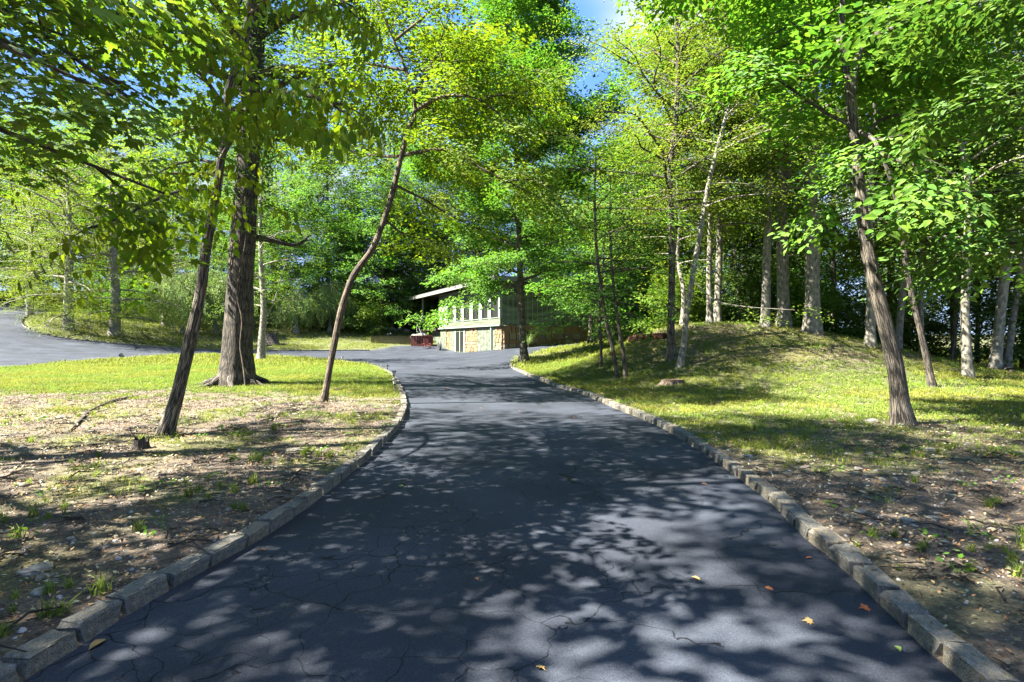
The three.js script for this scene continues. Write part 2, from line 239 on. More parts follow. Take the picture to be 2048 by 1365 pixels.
function tube(points, radii, sides = 8, wob = 0, seed = 0, cap = false) {
  const n = points.length, pos = [], uv = [], idx = []; let along = 0;
  const up = new THREE.Vector3(0.31, 0.11, 0.94).normalize(); let prevN = null;
  for (let i = 0; i < n; i++) {
    const t = new THREE.Vector3().subVectors(points[Math.min(n - 1, i + 1)], points[Math.max(0, i - 1)]).normalize();
    if (!prevN) { prevN = new THREE.Vector3().crossVectors(t, Math.abs(t.dot(up)) > 0.95 ? new THREE.Vector3(1, 0, 0) : up).normalize(); } else prevN.addScaledVector(t, -prevN.dot(t)).normalize();
    const b = new THREE.Vector3().crossVectors(t, prevN); if (i) along += points[i].distanceTo(points[i - 1]);
    for (let s = 0; s <= sides; s++) { const a = s / sides * Math.PI * 2, ca = Math.cos(a), sa = Math.sin(a); const r = radii[i] * (1 + (wob ? wob * (noise(ca * 1.3 + seed * 3.7, sa * 1.3, along * 1.4) + 0.5 * noise(ca * 3.1, sa * 3.1 + seed, along * 3)) : 0));
      pos.push(points[i].x + (prevN.x * ca + b.x * sa) * r, points[i].y + (prevN.y * ca + b.y * sa) * r, points[i].z + (prevN.z * ca + b.z * sa) * r); uv.push(s / sides * Math.max(1, Math.round(radii[0] * 6.28 * 1.1)), along * 0.55); }
  }
  for (let i = 0; i < n - 1; i++) for (let s = 0; s < sides; s++) { const a = i * (sides + 1) + s, c = a + sides + 1; idx.push(a, c, a + 1, a + 1, c, c + 1); }
  if (cap) for (const e of [0, n - 1]) { const k = pos.length / 3; pos.push(points[e].x, points[e].y, points[e].z); uv.push(0.5, 0.5); for (let s = 0; s < sides; s++) { const a = e * (sides + 1) + s; if (e) idx.push(k, a, a + 1); else idx.push(k, a + 1, a); } }
  const g = new THREE.BufferGeometry(); g.setAttribute('position', new THREE.Float32BufferAttribute(pos, 3)); g.setAttribute('uv', new THREE.Float32BufferAttribute(uv, 2)); g.setIndex(idx); g.computeVertexNormals();
  const no = g.attributes.normal; for (let i = 0; i < n; i++) { const a = i * (sides + 1), b = a + sides; const x = no.getX(a) + no.getX(b), y = no.getY(a) + no.getY(b), z = no.getZ(a) + no.getZ(b), l = Math.hypot(x, y, z) || 1; no.setXYZ(a, x / l, y / l, z / l); no.setXYZ(b, x / l, y / l, z / l); }
  return g;
}
function curve(points, n) { return new THREE.CatmullRomCurve3(points, false, 'centripetal').getPoints(n); }

// ------------------------------------------------------------------ leaves
class Leaves {                                           // collects single leaf blades into one spray
  constructor() { this.p = []; this.c = []; this.i = []; }
  blade(outline, at, dir, upv, size, tint) {              // outline: [x, z, y] points round the blade from its stalk; fan from a point on the midrib
    const z = dir.clone().normalize(), x = new THREE.Vector3().crossVectors(upv, z).normalize(), y = new THREE.Vector3().crossVectors(z, x), k = this.p.length / 3;
    const put = ([a, b, h]) => { this.p.push(at.x + (x.x * a + z.x * b + y.x * h) * size, at.y + (x.y * a + z.y * b + y.y * h) * size, at.z + (x.z * a + z.z * b + y.z * h) * size); this.c.push(...tint); };
    put([0, 0.42, 0]); outline.forEach(put); const n = outline.length; for (let s = 0; s < n; s++) this.i.push(k, k + 1 + s, k + 1 + (s + 1) % n);
  }
  build() { const g = new THREE.BufferGeometry(); g.setAttribute('position', new THREE.Float32BufferAttribute(this.p, 3)); g.setAttribute('color', new THREE.Float32BufferAttribute(this.c, 3)); g.setIndex(this.i); const h = g.toNonIndexed(); h.computeVertexNormals(); return h; }
}
const OVATE = [[0, 0, 0], [0.27, 0.3, 0.07], [0.2, 0.68, 0.04], [0, 1, -0.1], [-0.2, 0.68, 0.04], [-0.27, 0.3, 0.07]];
const KITE = [[0, 0, 0], [0.28, 0.42, 0.07], [0, 1, -0.08], [-0.28, 0.42, 0.07]];
const LANCE = [[0, 0, 0], [0.17, 0.45, 0.04], [0, 1, -0.1], [-0.17, 0.45, 0.04]];
const MAPLE = [[0, 0.02, 0], [0.30, -0.02, 0.05], [0.26, 0.16, 0.04], [0.55, 0.36, 0.02], [0.34, 0.42, 0.05], [0.36, 0.62, 0.02], [0.15, 0.60, 0.03], [0, 1.02, -0.1], [-0.15, 0.60, 0.03], [-0.36, 0.62, 0.02], [-0.34, 0.42, 0.05], [-0.55, 0.36, 0.02], [-0.26, 0.16, 0.04], [-0.30, -0.02, 0.05]];
function spray({ n, len, width, size, shape, seed, droop = 0.25, tilt = 0.5, lift = 0.12, hang = 0, vol = 0 }) {
  const r = rng(seed), S = new Leaves(), UP = new THREE.Vector3(0, 1, 0);
  for (let i = 0; i < n; i++) {
    const t = vol ? r() : (i + 0.5) / n, side = i % 2 ? 1 : -1, wide = width * Math.sin(Math.PI * clamp(t * 0.85 + 0.15, 0, 1));
    const at = vol ? new THREE.Vector3((r() - 0.5) * width, (r() - 0.5) * vol, t * len) : new THREE.Vector3(side * wide * (0.15 + r() * 0.85) * 0.5, (r() - 0.5) * lift - droop * t * t * len, t * len);
    const out = new THREE.Vector3(side * (0.5 + r()), -hang - r() * 0.35, 0.4 + r() * 0.8), u = UP.clone().add(new THREE.Vector3((r() - 0.5) * tilt * 2, 0, (r() - 0.5) * tilt * 2)); if (hang > 1) u.set((r() - 0.5), 0.2, 1 + r());
    const k = 0.75 + r() * 0.5, y = 0.8 + r() * 0.35; S.blade(shape, at, out, u, size * (0.7 + r() * 0.5), [k * y, k, k * 0.9]);
  }
  return S.build();
}
const SP = {
  maple: [1, 2].map((s) => spray({ n: 22, len: 0.6, width: 0.55, size: 0.098, shape: MAPLE, seed: 100 + s, tilt: 0.45 })),
  hang: [1, 2].map((s) => spray({ n: 14, len: 0.55, width: 0.35, size: 0.115, shape: OVATE, seed: 110 + s, hang: 1.6, lift: 0.1 })),
  mid: [1, 2].map((s) => spray({ n: 26, len: 0.62, width: 0.6, size: 0.095, shape: OVATE, seed: 120 + s, tilt: 0.55 })),
  broad: [1, 2].map((s) => spray({ n: 20, len: 0.7, width: 0.7, size: 0.15, shape: OVATE, seed: 130 + s, tilt: 0.5, droop: 0.35 })),
  beech: [1, 2].map((s) => spray({ n: 34, len: 0.9, width: 0.75, size: 0.085, shape: KITE, seed: 140 + s, tilt: 0.6, lift: 0.2 })),
  far: [1, 2].map((s) => spray({ n: 32, len: 1.3, width: 1.2, size: 0.23, shape: KITE, seed: 150 + s, tilt: 0.8, vol: 0.5 })),
  weep: [1, 2].map((s) => spray({ n: 24, len: 1.1, width: 0.6, size: 0.17, shape: KITE, seed: 160 + s, hang: 1.2, droop: 0.7, lift: 0.2 })),
  needle: [1, 2].map((s) => spray({ n: 60, len: 1.2, width: 0.8, size: 0.2, shape: LANCE, seed: 170 + s, tilt: 0.5, droop: 0.35, lift: 0.2 })),
  ivy: [1, 2].map((s) => spray({ n: 14, len: 0.35, width: 0.4, size: 0.085, shape: MAPLE, seed: 180 + s, tilt: 0.9, lift: 0.15 })),
};
const leafMats = new Map();
function leafMat(key, c, trans = 0.5) { if (!leafMats.has(key)) leafMats.set(key, new THREE.MeshPhysicalMaterial({ color: col(...c), vertexColors: true, side: THREE.DoubleSide, roughness: 1, transmission: trans, thickness: 0, clearcoat: 0.05, clearcoatRoughness: 0.4, specularIntensity: 0.25 })); return leafMats.get(key); }
const LEAF = {
  maple: leafMat('maple', [0.12, 0.20, 0.012], 0.6), lime: leafMat('lime', [0.135, 0.205, 0.006], 0.58), fresh: leafMat('fresh', [0.105, 0.225, 0.016], 0.55), mid: leafMat('mid', [0.115, 0.19, 0.012], 0.52), pale: leafMat('pale', [0.155, 0.21, 0.016], 0.5),
  dark: leafMat('dark', [0.075, 0.145, 0.018], 0.5), conifer: leafMat('conifer', [0.06, 0.125, 0.04], 0.35), silver: leafMat('silver', [0.20, 0.27, 0.09]), ivy: leafMat('ivy', [0.07, 0.14, 0.018], 0.4),
};

// ------------------------------------------------------------------ trees
const V = (x, y, z) => new THREE.Vector3(x, y, z);
const _q = new THREE.Quaternion(), _m = new THREE.Matrix4(), _s = V(), _x = V(), _y = V(), _z = V();
class Crown {
  constructor(kind, mat) { this.kind = kind; this.mat = mat; this.m = [[], []]; this.c = [[], []]; }
  add(p, dir, roll, scale, r, tint = 1) {
    _z.copy(dir).normalize(); _y.set(0, 1, 0).addScaledVector(_z, -_z.y); if (_y.lengthSq() < 0.02) _y.set(1, 0, 0); _y.normalize(); _x.crossVectors(_y, _z).normalize(); _y.crossVectors(_z, _x); _m.makeBasis(_x, _y, _z); _q.setFromRotationMatrix(_m); _q.multiply(new THREE.Quaternion().setFromAxisAngle(V(0, 0, 1), roll));
    _m.compose(p, _q, _s.setScalar(scale)); const k = r() < 0.5 ? 0 : 1; this.m[k].push(..._m.elements); const b = tint * (0.8 + r() * 0.4), y = 0.85 + r() * 0.28; this.c[k].push(b * y, b, b * (0.8 + r() * 0.4));
  }
  build(parent, name = 'foliage') { for (let k = 0; k < 2; k++) { const n = this.m[k].length / 16; if (!n) continue; const im = new THREE.InstancedMesh(SP[this.kind][k], this.mat, n); im.instanceMatrix.array.set(this.m[k]); im.instanceColor = new THREE.InstancedBufferAttribute(new Float32Array(this.c[k]), 3); im.name = name; im.castShadow = im.receiveShadow = true; im.userData.kind = 'stuff'; im.frustumCulled = false; parent.add(im); } }
}
let sprayTotal = 0;
// o: { name, label, category, group, bark, trunk: [Vector3], rad: [..], limbs: [{pts, r}], auto: {...}, spray, leaf }
function tree(o) {
  const r = rng(o.seed || 1), g = new THREE.Group(), P0 = o.trunk[0].clone(); g.position.copy(P0); top(g, o.name || 'tree'); tag(g, o.label, 'tree', o.group);
  const rel = (v) => v.clone().sub(P0), pts = curve(o.trunk.map(rel), Math.max(8, o.trunk.length * 4)), rc = (t) => { const k = t * (o.rad.length - 1), i = Math.min(o.rad.length - 2, Math.floor(k)); return lerp(o.rad[i], o.rad[i + 1], k - i); };
  const flare = o.flare ?? 0.5, R = pts.map((p, i) => rc(i / (pts.length - 1)) * (1 + flare * Math.exp(-(p.y - 0) / (o.rad[0] * 2.2))));
  pts.unshift(pts[0].clone().add(V(0, -0.25, 0))); R.unshift(R[0] * 1.05);
  child(g, 'trunk', tube(pts, R, o.sides || 10, o.wob ?? 0.12, (o.seed || 1) % 97), o.bark);
  const twigGeos = [], crown = new Crown(o.spray, o.leaf), A = o.auto || {}, dens = o.dens ?? 1, sc = o.scale ?? 1;
  const limbs = (o.limbs || []).map((l) => ({ pts: l.pts.map(rel), r: l.r, own: true, leafFrom: l.leafFrom ?? 0.3, sub: l.sub ?? 0.35, fill: l.fill }));
  if (A.n) {
    const top0 = pts[pts.length - 1], total = pts.length - 1; let az = r() * 6.28;
    for (let i = 0; i < A.n; i++) {
      const t = lerp(A.from ?? 0.35, 0.98, Math.pow((i + r() * 0.8) / A.n, A.pow ?? 0.9)), k = 1 + t * (total - 1), i0 = Math.min(total - 1, Math.floor(k)), p = pts[i0].clone().lerp(pts[i0 + 1], k - i0); az += 2.4 + (r() - 0.5) * 0.9;
      const tt = (t - (A.from ?? 0.35)) / (1 - (A.from ?? 0.35)), len = A.len * (A.shape === 'cone' ? lerp(1, 0.1, tt) : Math.sin(Math.PI * clamp(0.22 + tt * 0.72, 0, 1)) * 0.95 + 0.08) * (0.75 + r() * 0.5), el = lerp(A.el0 ?? 0.25, A.el1 ?? 1.1, tt) + (r() - 0.5) * 0.3;
      if (A.skip && A.skip(Math.cos(az), Math.sin(az), tt)) continue;
      const dir = V(Math.cos(az) * Math.cos(el), Math.sin(el), Math.sin(az) * Math.cos(el)), side = V(-Math.sin(az), 0, Math.cos(az)), bend = (A.bend ?? 0.15) * len, pp = [];
      for (let s = 0; s <= 4; s++) { const q = s / 4; pp.push(p.clone().addScaledVector(dir, len * q).add(V(0, -bend * q * q, 0)).addScaledVector(side, len * 0.12 * Math.sin(q * 4 + r() * 2) * q)); }
      limbs.push({ pts: pp, r: Math.max(0.012, Math.min(R[i0] * 0.55, len * 0.02)), leafFrom: A.leafFrom ?? 0.25, sub: A.sub ?? 0.38, own: A.own });
    }
  }
  const UPV = V(0, 1, 0);
  for (const l of limbs) {
    const c = curve(l.pts, 10), rr = c.map((p, i) => l.r * lerp(1, 0.22, i / (c.length - 1))), geo = tube(c, rr, l.own ? 7 : 5, 0.08, r() * 50);
    if (l.own) child(g, 'limb', geo, o.barkLimb || o.bark); else twigGeos.push(geo);
    let len = 0; for (let i = 1; i < c.length; i++) len += c[i].distanceTo(c[i - 1]);
    const step = (o.step ?? 0.42) * sc, nsub = Math.max(2, Math.round(len * (1 - l.leafFrom * 0.6) / (step * 1.25)));
    for (let s = 0; s < nsub; s++) {
      const t = lerp(l.leafFrom * 0.6, 1, (s + r() * 0.7) / nsub), k = t * (c.length - 1), i0 = Math.min(c.length - 2, Math.floor(k)), p = c[i0].clone().lerp(c[i0 + 1], k - i0), d = c[i0 + 1].clone().sub(c[i0]).normalize();
      const side = V().crossVectors(d, UPV).normalize().multiplyScalar(s % 2 ? 1 : -1), sl = len * l.sub * lerp(1, 0.4, t) * (0.6 + r() * 0.7), dd = d.clone().multiplyScalar(0.55).addScaledVector(side, 0.85).add(V((r() - 0.5) * 0.3, (r() - 0.35) * 0.7 - (o.droop ?? 0), (r() - 0.5) * 0.3)).normalize();
      const q1 = p.clone().addScaledVector(dd, sl * 0.5), q2 = p.clone().addScaledVector(dd, sl).add(V(0, -sl * (0.12 + (o.droop ?? 0)), 0));
      twigGeos.push(tube([p, q1, q2], [l.r * 0.35 + 0.004, l.r * 0.2 + 0.003, 0.003], 3));
      const m = Math.max(2, Math.round(sl / step * dens * (l.fill ?? o.fill ?? 5)));
      for (let u = 0; u < m; u++) { if (t < l.leafFrom && r() < 0.6) continue; const w = (u + r()) / m, at = w < 0.5 ? p.clone().lerp(q1, w * 2) : q1.clone().lerp(q2, w * 2 - 1); at.add(V((r() + r() - 1) * step * 1.5, (r() + r() - 1) * step * 0.9, (r() + r() - 1) * step * 1.5)); const ld = dd.clone().add(V((r() - 0.5) * 1.1, -0.15 - r() * 0.25 - (o.droop ?? 0), (r() - 0.5) * 1.1)); crown.add(at, ld, (r() - 0.5) * (o.roll ?? 0.9), sc * (0.75 + r() * 0.5), r, o.tint ?? 1); sprayTotal++; }
    }
    crown.add(c[c.length - 1].clone(), c[c.length - 1].clone().sub(c[c.length - 2]), 0, sc, r, o.tint ?? 1);
  }
  if (twigGeos.length) { const b = child(g, 'branches', mergeGeometries(twigGeos), o.barkLimb || o.bark); b.userData.kind = 'stuff'; }
  crown.build(g, 'crown');
  return g;
}
// trunk through photo pixels at the distance where its foot meets the ground
function trunkPx(list, d, X0) { if (!d) d = hit(list[0][0], list[0][1])[1]; const t = list.map(([x, y]) => atPx(x, y, d)); t[0].y = groundY(t[0].x, d) - 0.02; return { trunk: t, rad: list.map((p) => p[2] / 2 / F * d), d }; }
const limbPx = (d0, r, list, o = {}) => ({ pts: list.map(([x, y, dd = 0]) => atPx(x, y, d0 + dd)), r, ...o });
function plain(X, d, h, r0, seed, lean = 0.05) { const r = rng(seed), y = groundY(X, d) - 0.02, a = r() * 6.28, pts = []; for (let i = 0; i <= 5; i++) { const t = i / 5; pts.push(D(X + Math.cos(a) * lean * h * t * t + (r() - 0.5) * 0.05 * h * 0.3, d + Math.sin(a) * lean * h * t * t + (r() - 0.5) * 0.05 * h * 0.3, y + h * t)); } pts[0].set(X, y, -d); return { trunk: pts, rad: [r0, r0 * 0.85, r0 * 0.7, r0 * 0.5, r0 * 0.3, r0 * 0.08] }; }

const tone = { mid: 'mid-green', fresh: 'bright green', pale: 'pale yellow-green', dark: 'deep green' };
const crestLabel = { 1332: 'stout pale trunk with flared foot at the house end of the mound crest', 1365: 'thin pale trunk beside the stout one at the house end of the crest', 1420: 'slim trunk in front of another near the top of the mound', 1434: 'straight trunk just behind a slim one near the top of the mound', 1531: 'straight trunk next to the forking double-stemmed tree on the mound crest',
  1741: 'grey trunk half hidden behind the leaning forked tree', 1795: 'pale slanting trunk behind the thin curved sapling', 1845: 'thin trunk in the shade behind the curved sapling', 1990: 'thicker of the twin trunks at the low end of the mound', 2014: 'thinner of the twin trunks at the low end of the mound' };
// leaning tree on the near left, its drooping leaves hanging over the view
{
  const T = trunkPx([[328, 880, 27.2], [352, 800, 24.5], [378, 690, 23.1], [398, 600, 21.1], [412, 500, 19.0], [430, 400, 17.0], [444, 300, 16.3], [458, 180, 16.3], [482, 110, 16.3], [497, 30, 15.0], [505, -80, 12.2], [520, -220, 10.2], [530, -380, 7.5], [540, -560, 4.8], [545, -700, 2.0]]);
  const d = T.d;
  tree({ name: 'leaning_tree', label: 'slim grey tree leaning toward the drive with large drooping yellow-green leaves', seed: 11, bark: M.bark, ...T, flare: 0.35, sides: 12, spray: 'hang', leaf: LEAF.lime, step: 0.34, dens: 1.25, droop: 0.12,
    limbs: [limbPx(d, 0.04, [[470, 120], [420, 80, -0.8], [370, 40, -1.8], [300, 20, -2.8], [210, 30, -3.6]], { leafFrom: 0.55, sub: 0.22 }), limbPx(d, 0.04, [[446, 290], [470, 240, -0.8], [540, 190, -1.8], [620, 190, -2.6], [700, 230, -3]], { leafFrom: 0.4, sub: 0.2 }),
      limbPx(d, 0.035, [[432, 400], [400, 380, -0.9], [330, 390, -1.9], [250, 430, -2.6], [190, 455, -3]], { leafFrom: 0.35, sub: 0.22 }), limbPx(d, 0.035, [[440, 320], [480, 250, -0.6], [500, 210, -1.4], [520, 200, -2]], { leafFrom: 0.3, sub: 0.3 }),
      limbPx(d, 0.04, [[497, 30], [560, -20, -0.5], [650, -20, -1.4], [720, 40, -2.2]], { leafFrom: 0.4, sub: 0.24 }), limbPx(d, 0.03, [[440, 330], [400, 320, 0.3], [350, 330, -0.2], [290, 360, -0.9]], { leafFrom: 0.35, sub: 0.28 })],
    auto: { n: 40, from: 0.66, len: 4.3, el0: 0.25, el1: 0.9, leafFrom: 0.3, skip: (x, z) => z < 0.2 } });
}
// great oak on the island
{
  const T = trunkPx([[472, 776, 57.0], [475, 700, 51.5], [479, 600, 49.7], [484, 500, 47.8], [492, 380, 44.2], [500, 250, 40.5], [508, 120, 36.8], [516, 0, 33.1], [522, -150, 25.8], [528, -320, 16.6], [530, -480, 5.5]]);
  const d = T.d;
  const g = tree({ name: 'oak_tree', label: 'large dark furrowed oak trunk with climbing vine stems standing on the lawn island', seed: 23, bark: M.barkDark, ...T, flare: 0.42, sides: 22, wob: 0.07, spray: 'mid', leaf: LEAF.mid, scale: 1.35, step: 0.5, dens: 1.3, fill: 6,
    limbs: [limbPx(d, 0.17, [[508, 150], [560, 138, -0.4], [620, 142, -0.9], [660, 165, -1.4], [760, 170, -2]], { leafFrom: 0.35 }), limbPx(d, 0.12, [[488, 470], [540, 480, 0.6], [590, 490, 1.2], [620, 470, 1.8]], { leafFrom: 0.5 }), limbPx(d, 0.13, [[505, 210], [450, 150, 0.8], [380, 110, 1.4], [290, 110, 1.6]], { leafFrom: 0.3 }), limbPx(d, 0.11, [[500, 260], [440, 250, 1], [370, 260, 2], [290, 290, 2.6]], { leafFrom: 0.3 })],
    auto: { n: 34, from: 0.42, len: 6.2, el0: 0.1, el1: 1.1, leafFrom: 0.3, sub: 0.34, pow: 0.75 } });
  // vine stems on its bark and buttress roots
  const P0 = g.position, rel = (x, y, dd) => atPx(x, y, d + dd).sub(P0);
  const rt = rng(4);
  for (const list of [[[492, 782, -0.75], [486, 730, -0.62], [480, 690, -0.55], [484, 640, -0.5], [474, 590, -0.5], [480, 540, -0.48], [492, 470, -0.45], [490, 390, -0.42]], [[515, 772, -0.35], [508, 758, -0.55], [494, 745, -0.58], [483, 700, -0.55]], [[462, 540, -0.5], [470, 480, -0.46], [468, 400, -0.42], [480, 330, -0.4]]]) child(g, 'vine_stem', tube(curve(list.map((p) => rel(...p)), 26), Array.from({ length: 27 }, (_, i) => 0.03 - 0.012 * i / 26), 6, 0.2, rt() * 9), M.barkWarm);
  for (let k = 0; k < 7; k++) { const a = k / 7 * 6.28 + 0.4, pts = []; for (let s = 0; s <= 5; s++) { const q = s / 5, R = 0.42 + q * (0.9 + rt() * 0.5), X = P0.x + Math.cos(a + q * 0.3) * R, dd = d + Math.sin(a + q * 0.3) * R; pts.push(V(X, groundY(X, dd) + 0.30 * (1 - q) ** 2 - 0.02, -dd).sub(P0)); } child(g, 'root', tube(pts, [0.16, 0.12, 0.085, 0.06, 0.045, 0.02], 7, 0.2, k), M.barkDark); }
  // ivy climbing the upper trunk
  const iv = new Crown('ivy', LEAF.ivy), ri = rng(77); for (let k = 0; k < 420; k++) { const y = 1.5 + 3 + Math.pow(ri(), 0.8) * 8.5, py = CY - (y - EYE) / d * F, px = lerp(484, 518, clamp((480 - py) / 480, 0, 1)), a = ri() * 6.28, rr = 0.36 + ri() * 0.2; const c = atPx(px, py, d).sub(P0); iv.add(c.add(V(Math.cos(a) * rr, 0, Math.sin(a) * rr)), V(Math.cos(a), -0.6 + ri() * 0.5, Math.sin(a)), ri() - 0.5, 0.8 + ri() * 0.6, ri); } iv.build(g, 'ivy');
}
// crooked tree beside the drive with the broad arching crown
{
  const T = trunkPx([[647, 811, 13.2], [655, 760, 12.5], [668, 690, 12.5], [685, 610, 12.5], [708, 548, 12.5], [742, 502, 11.9], [768, 440, 11.2], [786, 380, 10.6], [803, 310, 9.9], [816, 260, 9.2], [830, 222, 7.9], [822, 170, 5.3], [800, 110, 4.6], [770, 40, 3.3], [740, -40, 2.0]]);
  const d = T.d;
  tree({ name: 'crooked_tree', label: 'crooked reddish-barked tree beside the path lights with broad arching yellow-green crown', seed: 37, bark: M.barkWarm, ...T, flare: 0.4, sides: 10, spray: 'mid', leaf: LEAF.lime, scale: 1.0, step: 0.36, dens: 1.25, droop: 0.06, roll: 0.7,
    limbs: [limbPx(d, 0.048, [[830, 222], [870, 198, -0.1], [910, 190, -0.4], [960, 200, -0.6], [1020, 250, -0.6], [1070, 320, -0.4]], { leafFrom: 0.1, sub: 0.36 }), limbPx(d, 0.05, [[808, 310], [850, 302, -0.2], [900, 300, -0.4], [950, 330, -0.5], [1020, 365, -0.5], [1110, 410, -0.3]], { leafFrom: 0.15, sub: 0.34 }),
      limbPx(d, 0.04, [[803, 312], [760, 312, 0.4], [710, 305, 0.8], [660, 280, 1.2], [600, 285, 1.4]], { leafFrom: 0.25, sub: 0.36 }), limbPx(d, 0.035, [[790, 370], [850, 400, 0.2], [900, 430, 0.6], [980, 470, 1.0]], { leafFrom: 0.3, sub: 0.3 }), limbPx(d, 0.03, [[772, 440], [810, 470, 0.8], [860, 480, 1.6], [900, 500, 2.4]], { leafFrom: 0.4, sub: 0.3 }),
      limbPx(d, 0.04, [[876, 195], [890, 150, -0.1], [880, 90, -0.3], [900, 30, -0.6]], { leafFrom: 0.1, sub: 0.4 }), limbPx(d, 0.04, [[828, 190], [860, 130, 0.6], [900, 90, 1.2], [960, 80, 1.6]], { leafFrom: 0.1, sub: 0.4 }), limbPx(d, 0.04, [[812, 140], [750, 130, 0.3], [690, 120, 0.6], [620, 130, 0.8]], { leafFrom: 0.2, sub: 0.36 }), limbPx(d, 0.04, [[790, 80], [840, 40, -0.3], [880, 10, -0.5], [920, 20, -0.6]], { leafFrom: 0.2, sub: 0.4 }),
      limbPx(d, 0.04, [[960, 200, -0.6], [1010, 190, 0], [1060, 220, 0.6], [1110, 300, 1]], { leafFrom: 0.1, sub: 0.36 }), limbPx(d, 0.03, [[1010, 362, -0.5], [1070, 360, -0.6], [1120, 390, -0.6], [1160, 440, -0.5]], { leafFrom: 0.1, sub: 0.36 })],
    auto: { n: 12, from: 0.72, len: 2.8, el0: 0.1, el1: 0.8, leafFrom: 0.2, bend: 0.3, skip: (x, z) => z > 0.3 } });
}
// maple out of frame whose boughs reach in at the top of the view
{
  const X = -7.2, d = 3.4, y = groundY(X, d), tr = [V(X, y, -d), V(X + 0.1, y + 2, -d), V(X - 0.1, y + 5, -d - 0.3), V(X + 0.2, y + 8, -d - 0.6), V(X, y + 11, -d - 0.4), V(X, y + 13.5, -d)];
  tree({ name: 'maple_tree', label: 'maple with lobed dark green leaves on boughs sweeping down over the lawn edge', seed: 51, bark: M.bark, trunk: tr, rad: [0.24, 0.22, 0.18, 0.13, 0.08, 0.02], spray: 'maple', leaf: LEAF.maple, scale: 1.0, step: 0.33, dens: 1.4, fill: 2.1, roll: 0.6,
    limbs: [[[-7.1, 3.6, 4.3], [-5.6, 3.4, 4.3], [-4.1, 3.5, 3.75], [-2.6, 3.7, 3.1]], [[-7.1, 3.6, 4.6], [-5.4, 4.2, 4.8], [-4.0, 4.5, 4.1], [-3.0, 4.6, 3.4]], [[-7.1, 3.5, 5], [-5.2, 3.2, 5], [-3.6, 3.2, 4.3], [-2.2, 3.4, 3.7]], [[-7.1, 3.5, 3.9], [-5.8, 4.4, 3.9], [-4.6, 5.0, 3.4], [-3.3, 5.4, 2.9]], [[-7.1, 3.5, 5.4], [-5, 4.6, 5.6], [-4.0, 5.0, 5.2], [-3.1, 5.2, 4.6]]].map((l) => ({ pts: l.map(([x, dd, h]) => D(x, dd, h)), r: 0.05, leafFrom: 0.2, sub: 0.26 })),
    auto: { n: 12, from: 0.5, len: 4.2, el0: 0.1, el1: 1.0, leafFrom: 0.3, own: false } });
}
// tall tree out of frame, left, that shades the foreground
for (const [X, d, h, r0, len, seed, n] of [[-14, 5.0, 18, 0.34, 6, 61, 15], [-7.5, -0.6, 12.5, 0.22, 4.6, 62, 30]]) tree({ name: 'shade_tree', label: seed === 61 ? 'tall broad-leaved tree beyond the lawn edge shading the near driveway' : 'shorter broad-leaved tree behind the near maple, shading the driveway', seed, bark: M.bark, ...plain(X, d, h, r0, seed), spray: 'far', leaf: LEAF.mid, scale: 0.85, step: 0.75, dens: 1.4, fill: 1.25, auto: { n, from: 0.36, len, el0: 0.1, el1: 1.1 } });
// leaning tree on the right with a forked top
{
  const T = trunkPx([[1808, 861, 33.0], [1800, 800, 30.0], [1788, 720, 28.5], [1768, 640, 27.0], [1748, 560, 25.5], [1732, 480, 23.2], [1721, 390, 21.8], [1712, 300, 19.5], [1703, 220, 18.0], [1699, 165, 18.0], [1688, 110, 13.5], [1684, 60, 10.5], [1686, 0, 9.0], [1690, -120, 6.0], [1694, -240, 2.2]]);
  const d = T.d;
  tree({ name: 'forked_tree', label: 'leaning grey-brown tree with forked top on the turf beside the drive', seed: 71, bark: M.bark, ...T, flare: 0.55, sides: 14, spray: 'broad', leaf: LEAF.fresh, step: 0.36, dens: 1.2, droop: 0.05, roll: 0.6,
    limbs: [limbPx(d, 0.07, [[1704, 190], [1712, 130, 0], [1735, 78, -0.1], [1790, 55, -0.4], [1850, 12, -0.9], [1930, -60, -1.4]], { leafFrom: 0.35, sub: 0.3 }), limbPx(d, 0.05, [[1684, 90], [1668, 66, 0.1], [1646, 58, 0.2], [1590, 50, 0.4], [1520, 80, 0.8]], { leafFrom: 0.3, sub: 0.34 }), limbPx(d, 0.04, [[1715, 262], [1745, 275, -0.4], [1768, 310, -0.8], [1830, 330, -1.2], [1910, 370, -1.7]], { leafFrom: 0.35, sub: 0.32 }),
      limbPx(d, 0.04, [[1708, 250], [1660, 230, 0.4], [1600, 190, 0.6], [1540, 150, 0.4], [1480, 140, 0]], { leafFrom: 0.25, sub: 0.34 }), limbPx(d, 0.04, [[1745, 75], [1800, 110, 0.8], [1870, 130, 1.4], [1950, 170, 1.8]], { leafFrom: 0.2, sub: 0.34 }), limbPx(d, 0.03, [[1720, 380], [1690, 370, 0.6], [1650, 390, 1.0], [1610, 430, 1.2]], { leafFrom: 0.35, sub: 0.3 }), limbPx(d, 0.035, [[1715, 320], [1760, 240, 0.8], [1830, 230, 1.4], [1900, 260, 1.9]], { leafFrom: 0.3, sub: 0.3 })],
    auto: { n: 18, from: 0.8, len: 3.2, el0: 0.1, el1: 0.9, leafFrom: 0.25, skip: (x, z) => z > -0.1 } });
}
